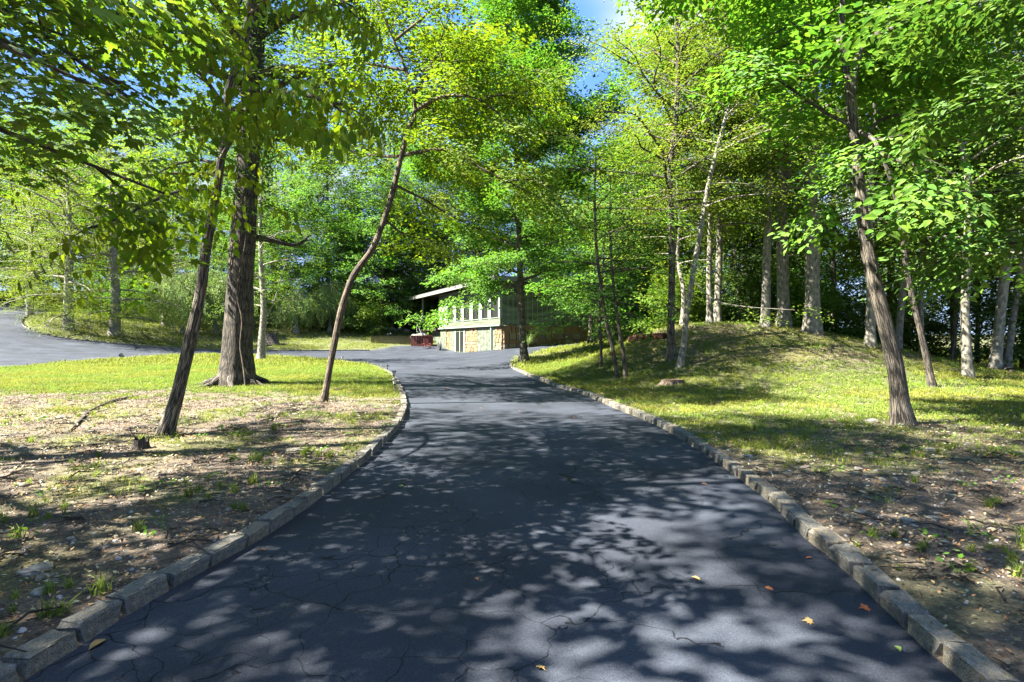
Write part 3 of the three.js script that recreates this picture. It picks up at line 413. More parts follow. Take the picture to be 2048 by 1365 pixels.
{ // thin tree behind it
  const T = trunkPx([[1866, 780, 13], [1850, 700, 12], [1836, 640, 11], [1822, 580, 11], [1808, 500, 10], [1800, 430, 10], [1786, 370, 9], [1768, 315, 8], [1752, 240, 6], [1745, 120, 4], [1748, 0, 2]]);
  tree({ name: 'slender_tree', label: 'thin curved sapling trunk rising from the foot of the mound', seed: 81, bark: M.barkDark, ...T, spray: 'mid', leaf: LEAF.fresh, scale: 1.1, step: 0.5, dens: 0.9, limbs: [limbPx(T.d, 0.035, [[1772, 320], [1810, 330, -0.6], [1860, 320, -1], [1910, 350, -1.4]], { leafFrom: 0.2 })], auto: { n: 12, from: 0.55, len: 2.6, el0: 0.1, el1: 0.8 } });
}
{ // off-frame tree on the right whose low dark boughs enter the view
  const X = 9.6, d = 7.4, y = groundY(X, d), tr = [V(X, y, -d), V(X + 0.1, y + 2.5, -d), V(X, y + 5, -d), V(X + 0.2, y + 8, -d), V(X, y + 11, -d)];
  tree({ name: 'maple_tree', label: 'tree with dark layered boughs reaching in over the shaded dirt', seed: 91, bark: M.barkDark, trunk: tr, rad: [0.2, 0.18, 0.14, 0.09, 0.02], spray: 'broad', leaf: LEAF.dark, step: 0.34, dens: 1.3, fill: 3, roll: 0.6,
    limbs: [[[9.5, 7.4, 3.0], [8.2, 8, 3.6], [7.2, 8.3, 3.7], [6.2, 8.6, 3.5]], [[9.5, 7.4, 3.4], [8.4, 7.4, 4.5], [7.2, 7.5, 4.8], [6.0, 7.6, 4.7]], [[9.5, 7.4, 4.2], [8.0, 7.2, 5.5], [6.6, 7.2, 5.9], [5.4, 7.2, 5.9]], [[9.5, 7.4, 2.6], [8.4, 8.4, 3.0], [7.6, 9, 3.0], [7.0, 9.5, 2.8]]].map((l) => ({ pts: l.map(([x, dd, h]) => D(x, dd, h)), r: 0.04, leafFrom: 0.2, sub: 0.34 })), auto: { n: 14, from: 0.5, len: 3.6, el0: 0.1, el1: 0.9, own: false } });
}
// bright maple where the drive opens to the court
{
  const T = trunkPx([[1049, 727, 17.1], [1046, 680, 14.4], [1042, 600, 13.5], [1039, 500, 11.7], [1036, 400, 10.8], [1032, 300, 9.0], [1034, 200, 7.2], [1040, 100, 6.3], [1046, 0, 4.5], [1050, -80, 2.7]]);
  tree({ name: 'sugar_maple', label: 'tall bright green maple standing at the corner where the drive opens to the court', seed: 101, bark: M.bark, ...T, flare: 0.4, spray: 'far', leaf: LEAF.fresh, scale: 0.8, step: 0.62, dens: 1.7, fill: 4.6, limbs: [limbPx(T.d, 0.06, [[1042, 560], [1000, 580, -1], [950, 600, -2], [900, 620, -2.6], [830, 640, -3]], { leafFrom: 0.4, sub: 0.1, fill: 3.4 })], auto: { n: 46, from: 0.235, len: 6.2, el0: 0.25, el1: 1.25, bend: 0.12, leafFrom: 0.25, pow: 0.9 } });
}
// slim trees where the turf rises to the mound
[[[[1236, 763, 8], [1226, 700, 8], [1212, 640, 7], [1200, 560, 7], [1192, 480, 6], [1190, 380, 4], [1192, 300, 2]], 'fresh'], [[[1252, 762, 8], [1246, 700, 8], [1236, 640, 7], [1228, 580, 6], [1222, 500, 5], [1220, 420, 3], [1222, 350, 2]], 'fresh'], [[[1203, 737, 6], [1202, 690, 6], [1200, 640, 5], [1204, 560, 4], [1210, 470, 2]], 'fresh']].forEach(([l, k], i) => tree({ name: 'slender_tree', label: 'slender bent sapling with bright foliage on the turf near the kerb', group: 'slender saplings on the turf near the kerb', seed: 111 + i, bark: M.barkWarm, ...trunkPx(l), sides: 7, spray: 'mid', leaf: LEAF[k], scale: 1.25, step: 0.5, dens: 1.1, auto: { n: 14, from: 0.4, len: 2.5, el0: 0.0, el1: 0.8, bend: 0.2 } }));
// two trees growing close together on the mound shoulder
{
  const T = trunkPx([[1343, 722, 16.0], [1342, 640, 13.7], [1344, 540, 12.9], [1342, 430, 12.2], [1340, 340, 9.9], [1352, 240, 9.9], [1356, 120, 8.4], [1352, 0, 6.1], [1350, -120, 3.0]]);
  tree({ name: 'beech_tree', label: 'dark straight-trunked tree on the mound shoulder beside a pale leaning one', seed: 121, bark: M.bark, ...T, flare: 0.45, spray: 'beech', leaf: LEAF.pale, scale: 1.15, step: 0.55, dens: 1.25, fill: 2.4, limbs: [limbPx(T.d, 0.05, [[1342, 330], [1310, 280, -0.6], [1270, 228, -1.2], [1230, 225, -1.8], [1190, 215, -2.2]], { leafFrom: 0.25, sub: 0.3 })], auto: { n: 40, from: 0.32, len: 3.9, el0: 0.1, el1: 1.0, leafFrom: 0.2, pow: 0.9 } });
  const U = trunkPx([[1358, 742, 13.3], [1368, 690, 11.7], [1372, 640, 10.9], [1384, 560, 10.1], [1400, 470, 9.4], [1415, 380, 8.6], [1434, 300, 7.8], [1450, 240, 6.2], [1466, 180, 4.7], [1480, 100, 2.3]]);
  tree({ name: 'beech_tree', label: 'pale leaning trunk with bare dead lower twigs on the mound shoulder', seed: 122, bark: M.barkPale, ...U, flare: 0.4, spray: 'beech', leaf: LEAF.pale, scale: 1.1, step: 0.55, dens: 1.1, fill: 2.4, limbs: [limbPx(U.d, 0.035, [[1436, 300], [1480, 270, -0.4], [1530, 250, -0.8], [1570, 225, -1]], { leafFrom: 0.4, sub: 0.2 }), limbPx(U.d, 0.03, [[1385, 560], [1430, 600, -1], [1480, 612, -1.8], [1590, 620, -2.6]], { leafFrom: 0.6, sub: 0.12 })], auto: { n: 18, from: 0.5, len: 3.0, el0: 0.1, el1: 0.9, leafFrom: 0.2 } });
}
// trees along the crest of the mound and in the woods just behind
[[1332, 657, 26, 15, 0, 'pale', 4.4], [1365, 655, 12, 9, 0.6, 'pale', 2.6], [1420, 652, 15, 13, 0.6, 'pale', 3.6], [1434, 652, 18, 15, 1.5, 'mid', 4], [1531, 657, 22, 17, 0, 'mid', 4.6], [1568, 662, 30, 19, 1.0, 'mid', 5], [1625, 668, 36, 21, 0, 'mid', 5], [1741, 694, 22, 16, 0, 'mid', 4.5], [1795, 712, 17, 15, 3, 'pale', 4.2], [1845, 722, 12, 12, 3, 'mid', 3.4], [1937, 757, 22, 13, 0, 'mid', 4], [1990, 747, 24, 17, 1, 'pale', 4.4], [2014, 747, 16, 15, 2, 'mid', 4]].forEach(([px, py, w, h, dd, leaf, len], i) => {
  const [X0, d0] = hit(px, py + 2), d = d0 + dd, X = (px - CX) / F * d, r = rng(130 + i), y = groundY(X, d) - 0.05, lean = (r() - 0.5) * 0.08 + (px === 1795 || px > 1980 ? 0.10 : 0);
  const pts = [], rad = []; for (let s = 0; s <= 6; s++) { const t = s / 6; pts.push(V(X + lean * h * t + (s > 0 ? (r() - 0.5) * 0.18 : 0), y + h * t, -d + (s > 1 ? (r() - 0.5) * 0.4 : 0))); rad.push(0.78 * w / 2 / F * d * lerp(1, 0.12, t ** 1.4)); }
  const limbs = []; if (px === 1568) limbs.push({ pts: [pts[2].clone().lerp(pts[1], 0.35), pts[2].clone().add(V(0.45, 0.9, 0)), pts[3].clone().add(V(0.8, 0.4, 0)), pts[4].clone().add(V(1.3, 1, 0))], r: 0.2, leafFrom: 0.5 });
  tree({ name: 'woodland_tree', label: px === 1625 ? 'thickest pale grey trunk on the crest of the mound' : px === 1568 ? 'pale double-stemmed tree forking beside the thickest trunk on the mound' : px === 1937 ? 'grey trunk with flared foot on the low end of the mound' : crestLabel[px], group: undefined, seed: 140 + i, bark: M.barkPale, trunk: pts, rad, limbs, flare: 0.5, sides: 12, wob: 0.09, spray: i % 3 ? 'beech' : 'far', leaf: LEAF[leaf], scale: i % 3 ? 1.45 : 0.75, step: 0.68, dens: 1.25, auto: { n: 26, from: 0.30, len, el0: 0.05, el1: 1.0, leafFrom: 0.25 } });
});
// woods behind the mound and to the right
const wood = rng(900);
[[9, 31], [13, 33], [17.5, 31], [21, 27], [25, 26], [29, 22], [12, 41], [18, 40], [24, 36], [30, 32], [36, 27], [16, 52], [24, 50], [32, 45], [40, 38], [46, 30], [28, 62], [38, 58], [50, 48], [34, 20], [19, 24.5], [38, 22], [44, 24], [33, 27], [27, 30], [41, 31], [50, 36], [58, 40], [47, 42], [36, 36], [60, 28], [54, 26], [22, 33], [31, 38]].forEach(([X, d], i) => { const h = 13 + wood() * 8, k = ['mid', 'fresh', 'pale', 'mid'][Math.floor(wood() * 4)]; tree({ name: 'woodland_tree', label: tone[k] + ' broad-leaved tree in the woods behind the mound', group: tone[k] + ' trees in the woods behind the mound', seed: 200 + i, bark: i % 2 ? M.barkPale : M.bark, ...plain(X, d, h, 0.08 + wood() * 0.1, 200 + i), spray: 'far', leaf: LEAF[k], scale: 0.9, step: 0.95, dens: 1.35, fill: 4, auto: { n: 24, from: 0.16 + wood() * 0.15, len: 4.2, el0: 0.0, el1: 1.0, leafFrom: 0.25 } }); });
// dark spruces in the woods
[[15.2, 36, 17], [23, 44, 20], [9.5, 40, 15], [-16.5, 82, 22], [-11, 84, 20], [-5, 86, 22], [-24, 86, 24], [-48, 74, 22]].forEach(([X, d, h], i) => tree({ name: 'spruce_tree', label: i < 3 ? 'dark spruce among the trunks behind the mound' : 'dark spruce standing behind the house lawn', group: i < 3 ? 'dark spruces behind the mound' : 'dark spruces behind the house lawn', seed: 260 + i, bark: M.barkDark, ...plain(X, d, h, 0.2, 260 + i, 0.01), spray: 'needle', leaf: LEAF.conifer, scale: 1.3, step: 0.85, dens: 1.6, droop: 0.12, auto: { n: 60, from: 0.05, len: 4.2, shape: 'cone', el0: -0.1, el1: 0.4, bend: 0.25, leafFrom: 0.1, pow: 1 } }));
// feathery beeches on the bank beyond the loop of the drive
[[137, 662, 26, 17, 5.6], [228, 672, 28, 18, 6], [60, 630, 16, 14, 5], [330, 655, 18, 15, 5]].forEach(([px, py, w, h, len], i) => { const [X, d] = hit(px, py), P = plain(X, d, h, 0.7 * w / 2 / F * d, 300 + i, 0.02); tree({ name: 'beech_tree', label: 'feathery pale-leaved tree on the bank beyond the loop drive', group: 'feathery trees on the bank beyond the loop drive', seed: 300 + i, bark: M.barkPale, ...P, flare: 0.35, spray: 'beech', leaf: LEAF.pale, scale: 1.6, step: 0.75, dens: 1.25, fill: 4.5, auto: { n: 46, from: 0.08, len, el0: 0.0, el1: 0.9, bend: 0.2, leafFrom: 0.2, pow: 0.8 } }); });
[[92, 658, 3.4], [180, 678, 4.4], [245, 676, 3.6], [272, 690, 3.2], [285, 676, 4], [200, 662, 5], [75, 646, 4], [345, 690, 2.4]].forEach(([px, py, h], i) => { const [X, d] = hit(px, py); tree({ name: 'sapling', label: 'thin sapling growing in the leaf litter beyond the loop drive', group: 'saplings beyond the loop drive', seed: 320 + i, bark: M.barkPale, ...plain(X, d, h, 0.04, 320 + i, 0.1), sides: 6, spray: 'beech', leaf: LEAF.pale, scale: 1.1, step: 0.6, dens: 0.9, fill: 9, auto: { n: 10, from: 0.35, len: 1.5, el0: 0.1, el1: 0.8 } }); });
// small tree at the back of the island, and weeping trees on the far bank
{ const T = trunkPx([[522, 722, 15], [523, 680, 13], [527, 630, 12], [524, 560, 10], [520, 480, 8], [522, 400, 6], [524, 330, 3]]); tree({ name: 'lawn_tree', label: 'small pale tree at the back edge of the lawn island', seed: 341, bark: M.barkPale, ...T, flare: 0.4, spray: 'beech', leaf: LEAF.mid, scale: 1.3, step: 0.65, dens: 1.2, limbs: [limbPx(T.d, 0.06, [[526, 640], [545, 610, 0.3], [560, 560, 0.6], [580, 500, 1]], { leafFrom: 0.4 })], auto: { n: 26, from: 0.35, len: 3.6, el0: 0.1, el1: 1.0 } }); }
[[592, 668, 5.2, 2.8], [430, 668, 7, 4.5], [365, 668, 6.5, 4], [660, 664, 6, 3.5]].forEach(([px, py, h, len], i) => { const [X, d] = hit(px, py); tree({ name: 'weeping_tree', label: 'small weeping tree with silvery drooping foliage on the far bank', group: 'weeping trees on the far bank', seed: 350 + i, bark: M.barkPale, ...plain(X, d, h, 0.22, 350 + i, 0.04), flare: 0.9, spray: 'weep', leaf: LEAF.silver, scale: 1.05, step: 0.6, dens: 1.3, droop: 0.35, auto: { n: 26, from: 0.45, len, el0: 0.3, el1: 0.9, bend: 0.75, leafFrom: 0.2 } }); });
// bank of trees behind the lawn and the house
[[-12, 78, 26], [-24, 74, 25], [-32, 76, 24], [-17, 80, 26], [-64, 74, 18], [-70, 80, 20], [-57, 72, 17], [-76, 72, 20], [-50, 76, 20], [-90, 66, 20], [-96, 84, 24], [-68, 92, 26], [-72, 60, 20], [-60, 80, 22], [-50, 84, 24], [-42, 80, 20], [-38, 92, 24], [-34, 74, 18], [-30, 88, 22], [-25, 77, 16], [-21, 92, 22], [-17, 74, 15], [-13, 90, 22], [-9.5, 79, 17], [-6, 92, 24], [-2, 82, 20], [2, 90, 22], [6, 80, 20], [10, 92, 24], [15, 84, 22], [20, 78, 20], [26, 88, 24], [30, 74, 20], [46, 66, 20], [-82, 44, 20], [-72, 70, 20], [-80, 60, 20], [-66, 84, 24], [-78, 90, 24], [-55, 96, 26], [-88, 76, 22], [-84, 52, 18], [-45, 95, 26]].forEach(([X, d, h], i) => { const k = ['mid', 'fresh', 'dark', 'pale', 'mid'][i % 5]; tree({ name: 'background_tree', label: tone[k] + ' broad-leaved tree in the belt behind the lawn and house', group: tone[k] + ' trees in the belt behind the lawn and house', seed: 400 + i, bark: M.bark, ...plain(X, d, h + 5, 0.2, 400 + i, 0.03), spray: 'far', leaf: LEAF[k], scale: 1.3, step: 1.35, dens: 1.35, fill: 10, auto: { n: 30, from: 0.04, len: 6.6, el0: 0.0, el1: 1.0, leafFrom: 0.2 } }); });
// nearer trees left of the island and beside the court that close the view
[[-30, 66, 17, 'fresh'], [-22, 73, 14, 'fresh'], [-16, 76, 16, 'mid'], [6.5, 47, 12, 'fresh'], [10, 51, 14, 'fresh'], [4.2, 75, 18, 'fresh']].forEach(([X, d, h, k], i) => tree({ name: 'background_tree', label: i > 2 && i < 5 ? 'bright young tree on the rise beside the upper drive' : 'bright green tree on the slope near the house', group: i > 2 && i < 5 ? 'bright young trees beside the upper drive' : 'bright green trees on the slope near the house', seed: 450 + i, bark: M.bark, ...plain(X, d, h, 0.2, 450 + i, 0.03), spray: 'far', leaf: LEAF[k], scale: 0.95, step: 0.9, dens: 1.3, auto: { n: 28, from: 0.25, len: 4.6, el0: 0.05, el1: 1.0, leafFrom: 0.2 } }));

// shrubs filling the edge of the woods
const brush = rng(1200);
[[8.5, 29], [12, 30], [15, 28], [17.5, 27], [20.5, 25], [23, 24], [25.5, 22.5], [28, 21], [31, 19], [33, 23], [36, 25], [30, 27], [26, 28], [21, 30], [18, 34], [12, 36], [24, 34], [40, 28], [45, 34], [36, 33]].forEach(([X, d], i) => { const h = 2.2 + brush() * 2.4; tree({ name: 'shrub', label: 'leafy green shrub at the edge of the woods behind the mound', group: 'shrubs at the edge of the woods', seed: 500 + i, bark: M.barkWarm, ...plain(X, d, h, 0.05, 500 + i, 0.1), sides: 6, spray: 'far', leaf: LEAF[['mid', 'dark', 'fresh'][i % 3]], scale: 0.7, step: 0.6, dens: 1.3, fill: 6, auto: { n: 14, from: 0.05, len: 1.9, el0: 0.2, el1: 1.1, leafFrom: 0.1 } }); });
[[-60, 70], [-44, 66], [-38, 66], [-33, 69], [-29, 74], [-24, 70], [-20, 76], [-15, 79], [-11, 74], [-36, 78], [-50, 70], [-64, 66], [-18, 70]].forEach(([X, d], i) => { const h = 2.6 + brush() * 2.6; tree({ name: 'shrub', label: 'leafy shrub on the slope behind the far lawn', group: 'shrubs on the slope behind the far lawn', seed: 540 + i, bark: M.barkWarm, ...plain(X, d, h, 0.06, 540 + i, 0.1), sides: 6, spray: 'far', leaf: LEAF[['mid', 'fresh', 'dark'][i % 3]], scale: 1.0, step: 0.8, dens: 1.3, fill: 7, auto: { n: 14, from: 0.05, len: 2.8, el0: 0.2, el1: 1.1, leafFrom: 0.1 } }); });

// ------------------------------------------------------------------ the house
M.sage = std({ color: col(0.17, 0.215, 0.16), roughness: 0.85, map: barkSmooth });
M.trim = std({ color: col(0.17, 0.21, 0.165), roughness: 0.8 });
M.roof = std({ color: col(0.13, 0.125, 0.13), roughness: 0.9, map: barkSmooth });
M.fascia = std({ color: col(0.13, 0.135, 0.115), roughness: 0.85 });
M.brown = std({ color: col(0.11, 0.06, 0.04), roughness: 0.9, map: barkRough });
M.red = std({ color: col(0.20, 0.035, 0.03), roughness: 0.8, map: barkSmooth });
M.timber = [[0.32, 0.26, 0.12], [0.28, 0.23, 0.12], [0.35, 0.28, 0.14]].map((c) => std({ color: col(...c), roughness: 0.9, map: barkSmooth }));
M.glass = new THREE.MeshPhysicalMaterial({ color: col(0.02, 0.022, 0.02), roughness: 0.08, metalness: 0 });
M.wallStone = [[0.36, 0.23, 0.11], [0.40, 0.31, 0.20], [0.31, 0.25, 0.18], [0.43, 0.37, 0.29], [0.32, 0.18, 0.09]].map((c) => std({ color: col(...c), roughness: 0.95, map: barkSmooth, bumpMap: soilBump, bumpScale: 0.02 }));
M.mortar = std({ color: col(0.22, 0.19, 0.15), roughness: 1 });
M.darkMetal = std({ color: col(0.03, 0.035, 0.035), roughness: 0.6 });
M.whiteRock = [[0.42, 0.39, 0.34], [0.36, 0.33, 0.29], [0.46, 0.45, 0.44]].map((c) => std({ color: col(...c), roughness: 0.95, map: barkSmooth }));
{
  const g = new THREE.Group(); top(g, 'house'); tag(g, 'two-storey sage green house with stone piers and tall dark windows', 'house'); g.position.set(-1.05, 0, -50); g.rotation.y = Math.atan2(0.43, 0.9);
  const box = (parent, name, mat, x0, x1, y0, y1, z0, z1) => { const m = child(parent, name, new THREE.BoxGeometry(x1 - x0, y1 - y0, z1 - z0), mat); m.position.set((x0 + x1) / 2, (y0 + y1) / 2, (z0 + z1) / 2); return m; };
  const fac = (parent, name, mat, s0, s1, y0, y1, x0, x1) => box(parent, name, mat, x0, x1, y0, y1, -s1, -s0);          // on the window side: s runs away from the corner
  fac(g, 'lower_wall', M.mortar, 0.02, 17, -0.6, 2.95, 0.30, 12); 
  // upper wall as piers between the windows
  const win = [[0.35, 2.05], [2.7, 4.15], [4.9, 6.5], [7.3, 9.0], [9.8, 11.3], [12.2, 13.9]];
  fac(g, 'upper_wall', M.sage, 0.0, 17, 2.95, 3.55, 0, 0.24); fac(g, 'upper_wall', M.sage, 0.0, 17, 5.55, 6.75, 0.004, 0.24);
  let s = 0; for (const [a, b] of [...win, [17, 17]]) { if (a - s > 0.02) fac(g, 'pier', M.trim, s, a, 3.55, 5.55, -0.03, 0.22); s = b; }
  for (const [a, b] of win) { const w = fac(g, 'window', M.trim, a, b, 3.55, 3.60, -0.06, 0.2); const fr = (n, m, s0, s1, y0, y1, x0, x1) => { const k = child(w, n, new THREE.BoxGeometry(x1 - x0, y1 - y0, s1 - s0), m); k.position.set((x0 + x1) / 2 - w.position.x, (y0 + y1) / 2 - w.position.y, -(s0 + s1) / 2 - w.position.z); }; fr('pane', M.glass, a, b, 3.6, 5.55, 0.12, 0.14); fr('frame', M.darkMetal, a, a + 0.05, 3.6, 5.55, 0.06, 0.16); fr('frame', M.darkMetal, b - 0.05, b, 3.6, 5.55, 0.06, 0.16); }
  fac(g, 'room', M.brown, 0.3, 16.9, 2.96, 6.7, 1.4, 11.9);
  fac(g, 'floor_band', M.trim, -0.1, 17.05, 2.84, 2.95, -0.12, 0.3);
  // lower side: garage panel, glass door, panels
  const gp = fac(g, 'garage_door', M.sage, 1.45, 5.7, 0.1, 2.8, 0.16, 0.28); for (let k = 1; k < 6; k++) { const b = child(gp, 'batten', new THREE.BoxGeometry(0.03, 2.68, 0.05), M.trim); b.position.set(-0.07, 0, -2.1 + k * 0.72); }
  fac(g, 'post', M.trim, 2.0, 2.2, 0.1, 2.84, 0.0, 0.15);
  const dr = fac(g, 'glass_door', M.glass, 9.4, 11.7, 0.1, 2.45, 0.22, 0.28); for (const [a, b, m] of [[9.0, 9.4, M.trim], [10.45, 10.62, M.trim], [11.7, 12.1, M.trim]]) { const k = child(dr, 'frame', new THREE.BoxGeometry(0.16, 2.5, b - a), m); k.position.set(-0.05, 0.02, -(a + b) / 2 + 10.55); }
  fac(g, 'wall_panel', M.sage, 12.1, 13.75, -0.1, 2.84, 0.14, 0.28); fac(g, 'wall_panel', M.sage, 8.95, 12.1, 2.45, 2.84, 0.16, 0.28); fac(g, 'wall_panel', M.sage, 14.9, 17, -0.2, 2.84, 0.12, 0.28);
  // stonework: each stone its own piece, set in mortar
  const rs = rng(61), stoneShapes = [0, 1, 2, 3, 4].map((k) => roughBox(1, 1, 1, k + 3, 0.10, 0.09));
  function stones(parent, place, u0, u1, y0, y1, hgt) { let y = y0, row = 0; while (y < y1 - 0.08) { const h = Math.min(hgt * (0.75 + rs() * 0.6), y1 - y); let u = u0 - (row % 2 ? rs() * 0.2 : 0); while (u < u1 - 0.06) { let w = hgt * (0.9 + rs() * 1.3); let a = Math.max(u, u0), b = Math.min(u + w, u1); if (u1 - b < 0.15) b = u1; const m = child(parent, 'stone', stoneShapes[Math.floor(rs() * 5)], M.wallStone[Math.floor(rs() * rs() * 6.2) % 5]); place(m, (a + b) / 2, y, b - a - 0.03, h - 0.03, 0.12 + rs() * 0.05); u = b + 0.001; } y += h; row++; } }
  const onFac = (m, u, y, w, h, t) => { m.position.set(0.30 - t / 2, y, -u); m.scale.set(t, h, w); }, onEnd = (m, u, y, w, h, t) => { m.position.set(u, y, -0.02 + t / 2); m.scale.set(w, h, t); };
  const sw = child(g, 'stone_pier', new THREE.BoxGeometry(0.05, 2.9, 1.3), M.mortar); sw.position.set(0.285, 1.3, -0.72);
  const sub = (p) => (m, ...a) => { a[5] = 0; onFac(m, ...a); m.position.sub(p.position); };
  stones(sw, sub(sw), 0.05, 1.4, 0.3, 2.83, 0.34);
  const sw2 = child(g, 'stone_pier', new THREE.BoxGeometry(0.05, 2.9, 3.0), M.mortar); sw2.position.set(0.285, 1.3, -7.3); stones(sw2, sub(sw2), 5.75, 8.92, 0.0, 2.83, 0.36);
  const sw3 = child(g, 'stone_pier', new THREE.BoxGeometry(0.05, 2.9, 1.0), M.mortar); sw3.position.set(0.285, 1.3, -14.3); stones(sw3, sub(sw3), 13.8, 14.88, -0.1, 2.83, 0.34);
  const ew = child(g, 'stone_wall', new THREE.BoxGeometry(11.4, 3.4, 0.1), M.mortar); ew.position.set(6.05, 1.25, -0.075); stones(ew, (m, ...a) => { onEnd(m, ...a); m.position.sub(ew.position); }, 0.32, 11.7, 0.5, 2.93, 0.42);
  box(g, 'side_wall', M.sage, 0.24, 12.2, 2.96, 6.75, -0.3, 0.06); for (let k = 1; k < 24; k++) box(g, 'batten', M.trim, 0.24 + k * 0.49, 0.28 + k * 0.49, 2.98, 6.7, 0.062, 0.085);
  box(g, 'cellar_window', M.glass, 1.9, 2.7, 1.75, 2.4, 0.1, 0.16);
  // wing further up the drive
  const wg = box(g, 'wing_wall', M.sage, 12.2, 26, 3.4, 7.2, -6, -1.0); const wb = box(g, 'wing_stone_base', M.mortar, 12.25, 25.9, 0, 3.4, -5.9, -1.15); stones(wb, (m, u, y, w, h, t) => { m.position.set(u, y, -1.12 + t / 2); m.scale.set(w, h, t); m.position.sub(wb.position); }, 12.3, 25.8, 1.9, 3.38, 0.5);
  // roof slab with fascia, running on over the deck
  const rf = fac(g, 'roof', M.roof, -1.2, 30, 6.95, 7.1, -1.1, 14); const fa = child(rf, 'fascia', new THREE.BoxGeometry(0.06, 0.34, 31.2), M.fascia); fa.position.set(-7.58, -0.18, 0); const fb = child(rf, 'fascia', new THREE.BoxGeometry(15.1, 0.34, 0.06), M.fascia); fb.position.set(0, -0.18, 15.63); const so = child(rf, 'soffit', new THREE.BoxGeometry(14.9, 0.06, 31), M.brown); so.position.set(0.04, -0.12, 0);
  // covered deck
  fac(g, 'deck', M.brown, 17.02, 30, 2.7, 2.95, -0.4, 4); fac(g, 'deck_wall', M.brown, 17.02, 30, 2.95, 6.85, 3.2, 3.4); fac(g, 'deck_wall', M.sage, 17.02, 30, -0.5, 2.7, 0.2, 0.4); fac(g, 'deck_rail', M.brown, 17.1, 29.6, 3.75, 3.85, -0.3, -0.22); for (let k = 0; k < 22; k++) fac(g, 'baluster', M.brown, 17.3 + k * 0.56, 17.36 + k * 0.56, 2.95, 3.75, -0.29, -0.23); for (const a of [23, 29.5]) fac(g, 'post', M.trim, a, a + 0.16, 2.95, 6.85, -0.2, -0.04);
  // stairs to the deck with handrail
  const st = fac(g, 'stairs', M.trim, 16.9, 17.2, 0.0, 0.28, -1.6, -0.42); for (let k = 1; k < 9; k++) { const q = child(st, 'step', new THREE.BoxGeometry(1.18, 0.10, 0.44), M.sage); q.position.set(0, 0.06 + k * 0.3, -k * 0.42); const ri = child(st, 'riser', new THREE.BoxGeometry(1.12, 0.26, 0.04), M.trim); ri.position.set(0, -0.10 + k * 0.3, -k * 0.42 + 0.2); }
  const hr = child(st, 'handrail', tube([V(-0.6, 1.0, 0.2), V(-0.6, 2.3, -1.7), V(-0.6, 3.6, -3.6)], [0.05, 0.05, 0.05], 6), M.darkMetal); for (const k of [0, 1]) child(st, 'rail_post', tube([V(-0.6, k * 2.6 - 0.1, 0.1 - k * 3.6), V(-0.6, 1.05 + k * 2.5, 0.1 - k * 3.6)], [0.04, 0.04], 6), M.trim);
}
{ // hose reel by the glass door, on the house wall
  const g = new THREE.Group(); g.position.set(-7.95, 1.0, -62.3); g.rotation.y = Math.atan2(0.43, 0.9); top(g, 'hose_reel'); tag(g, 'dark round garden hose reel hung beside the glass door', 'hose reel');
  for (const [n, R, t] of [['hose', 0.42, 0.11], ['hose', 0.3, 0.11]]) { const m = child(g, n, new THREE.TorusGeometry(R, t, 8, 20), M.darkMetal); m.rotation.y = Math.PI / 2; } const b = child(g, 'bracket', new THREE.CylinderGeometry(0.25, 0.25, 0.3, 14), M.darkMetal); b.rotation.z = Math.PI / 2;
}
{ // timber retaining wall, boards side by side
  const g = new THREE.Group(), a = [-15.9, 64], b = [-11.6, 65.2], n = 24, y0 = groundY(-13.5, 64); g.position.set(a[0], y0, -a[1]); g.rotation.y = Math.atan2(b[1] - a[1], b[0] - a[0]); top(g, 'retaining_wall'); tag(g, 'low retaining wall of pale upright timber boards below the bank', 'retaining wall');
  const r = rng(5), w = Math.hypot(b[0] - a[0], b[1] - a[1]) / n, bg = new THREE.BoxGeometry(w - 0.015, 1.2, 0.08); for (let k = 0; k < n; k++) { const m = child(g, 'board', bg, M.timber[Math.floor(r() * 3)]); m.position.set((k + 0.5) * w, 0.3 + (r() - 0.5) * 0.06, (r() - 0.5) * 0.02); } const c = child(g, 'cap', new THREE.BoxGeometry(n * w, 0.08, 0.2), M.timber[1]); c.position.set(n * w / 2, 0.95, 0);
}
{ // red enclosure and red chair in front of it
  const g = new THREE.Group(), X = -11.5, d = 64.6; g.position.set(X, groundY(X, d) - 0.05, -d); g.rotation.y = 0.1; top(g, 'red_enclosure'); tag(g, 'dark red board enclosure beside the pale retaining wall', 'enclosure');
  for (let k = 0; k < 8; k++) { const m = child(g, 'board', new THREE.BoxGeometry(0.29, 1.25, 0.06), M.red); m.position.set(0.15 + k * 0.30, 0.62, 0); } for (let k = 0; k < 4; k++) { const m = child(g, 'board', new THREE.BoxGeometry(0.06, 1.25, 0.29), M.red); m.position.set(2.43, 0.62, -0.2 - k * 0.3); } const c = child(g, 'rail', new THREE.BoxGeometry(2.4, 0.08, 0.1), M.red); c.position.set(1.2, 1.2, 0.08);
  const s = new THREE.Group(); s.position.set(X + 2.0, groundY(X + 2, 63.6), -63.6); s.rotation.y = 0.5; top(s, 'garden_chair'); tag(s, 'red slatted garden chair in front of the red enclosure', 'chair');
  for (let k = 0; k < 5; k++) { const m = child(s, 'slat', new THREE.BoxGeometry(0.11, 0.8, 0.03), M.red); m.position.set(-0.24 + k * 0.12, 0.75, -0.32); m.rotation.x = -0.3; } const q = child(s, 'seat', new THREE.BoxGeometry(0.6, 0.05, 0.55), M.red); q.position.set(0, 0.38, 0); q.rotation.x = 0.12; for (const sx of [-1, 1]) { const a = child(s, 'arm', new THREE.BoxGeometry(0.1, 0.04, 0.7), M.red); a.position.set(sx * 0.35, 0.6, 0); for (const sz of [-1, 1]) { const l = child(s, 'leg', new THREE.BoxGeometry(0.06, 0.6, 0.06), M.red); l.position.set(sx * 0.33, 0.3, sz * 0.28); } }
}
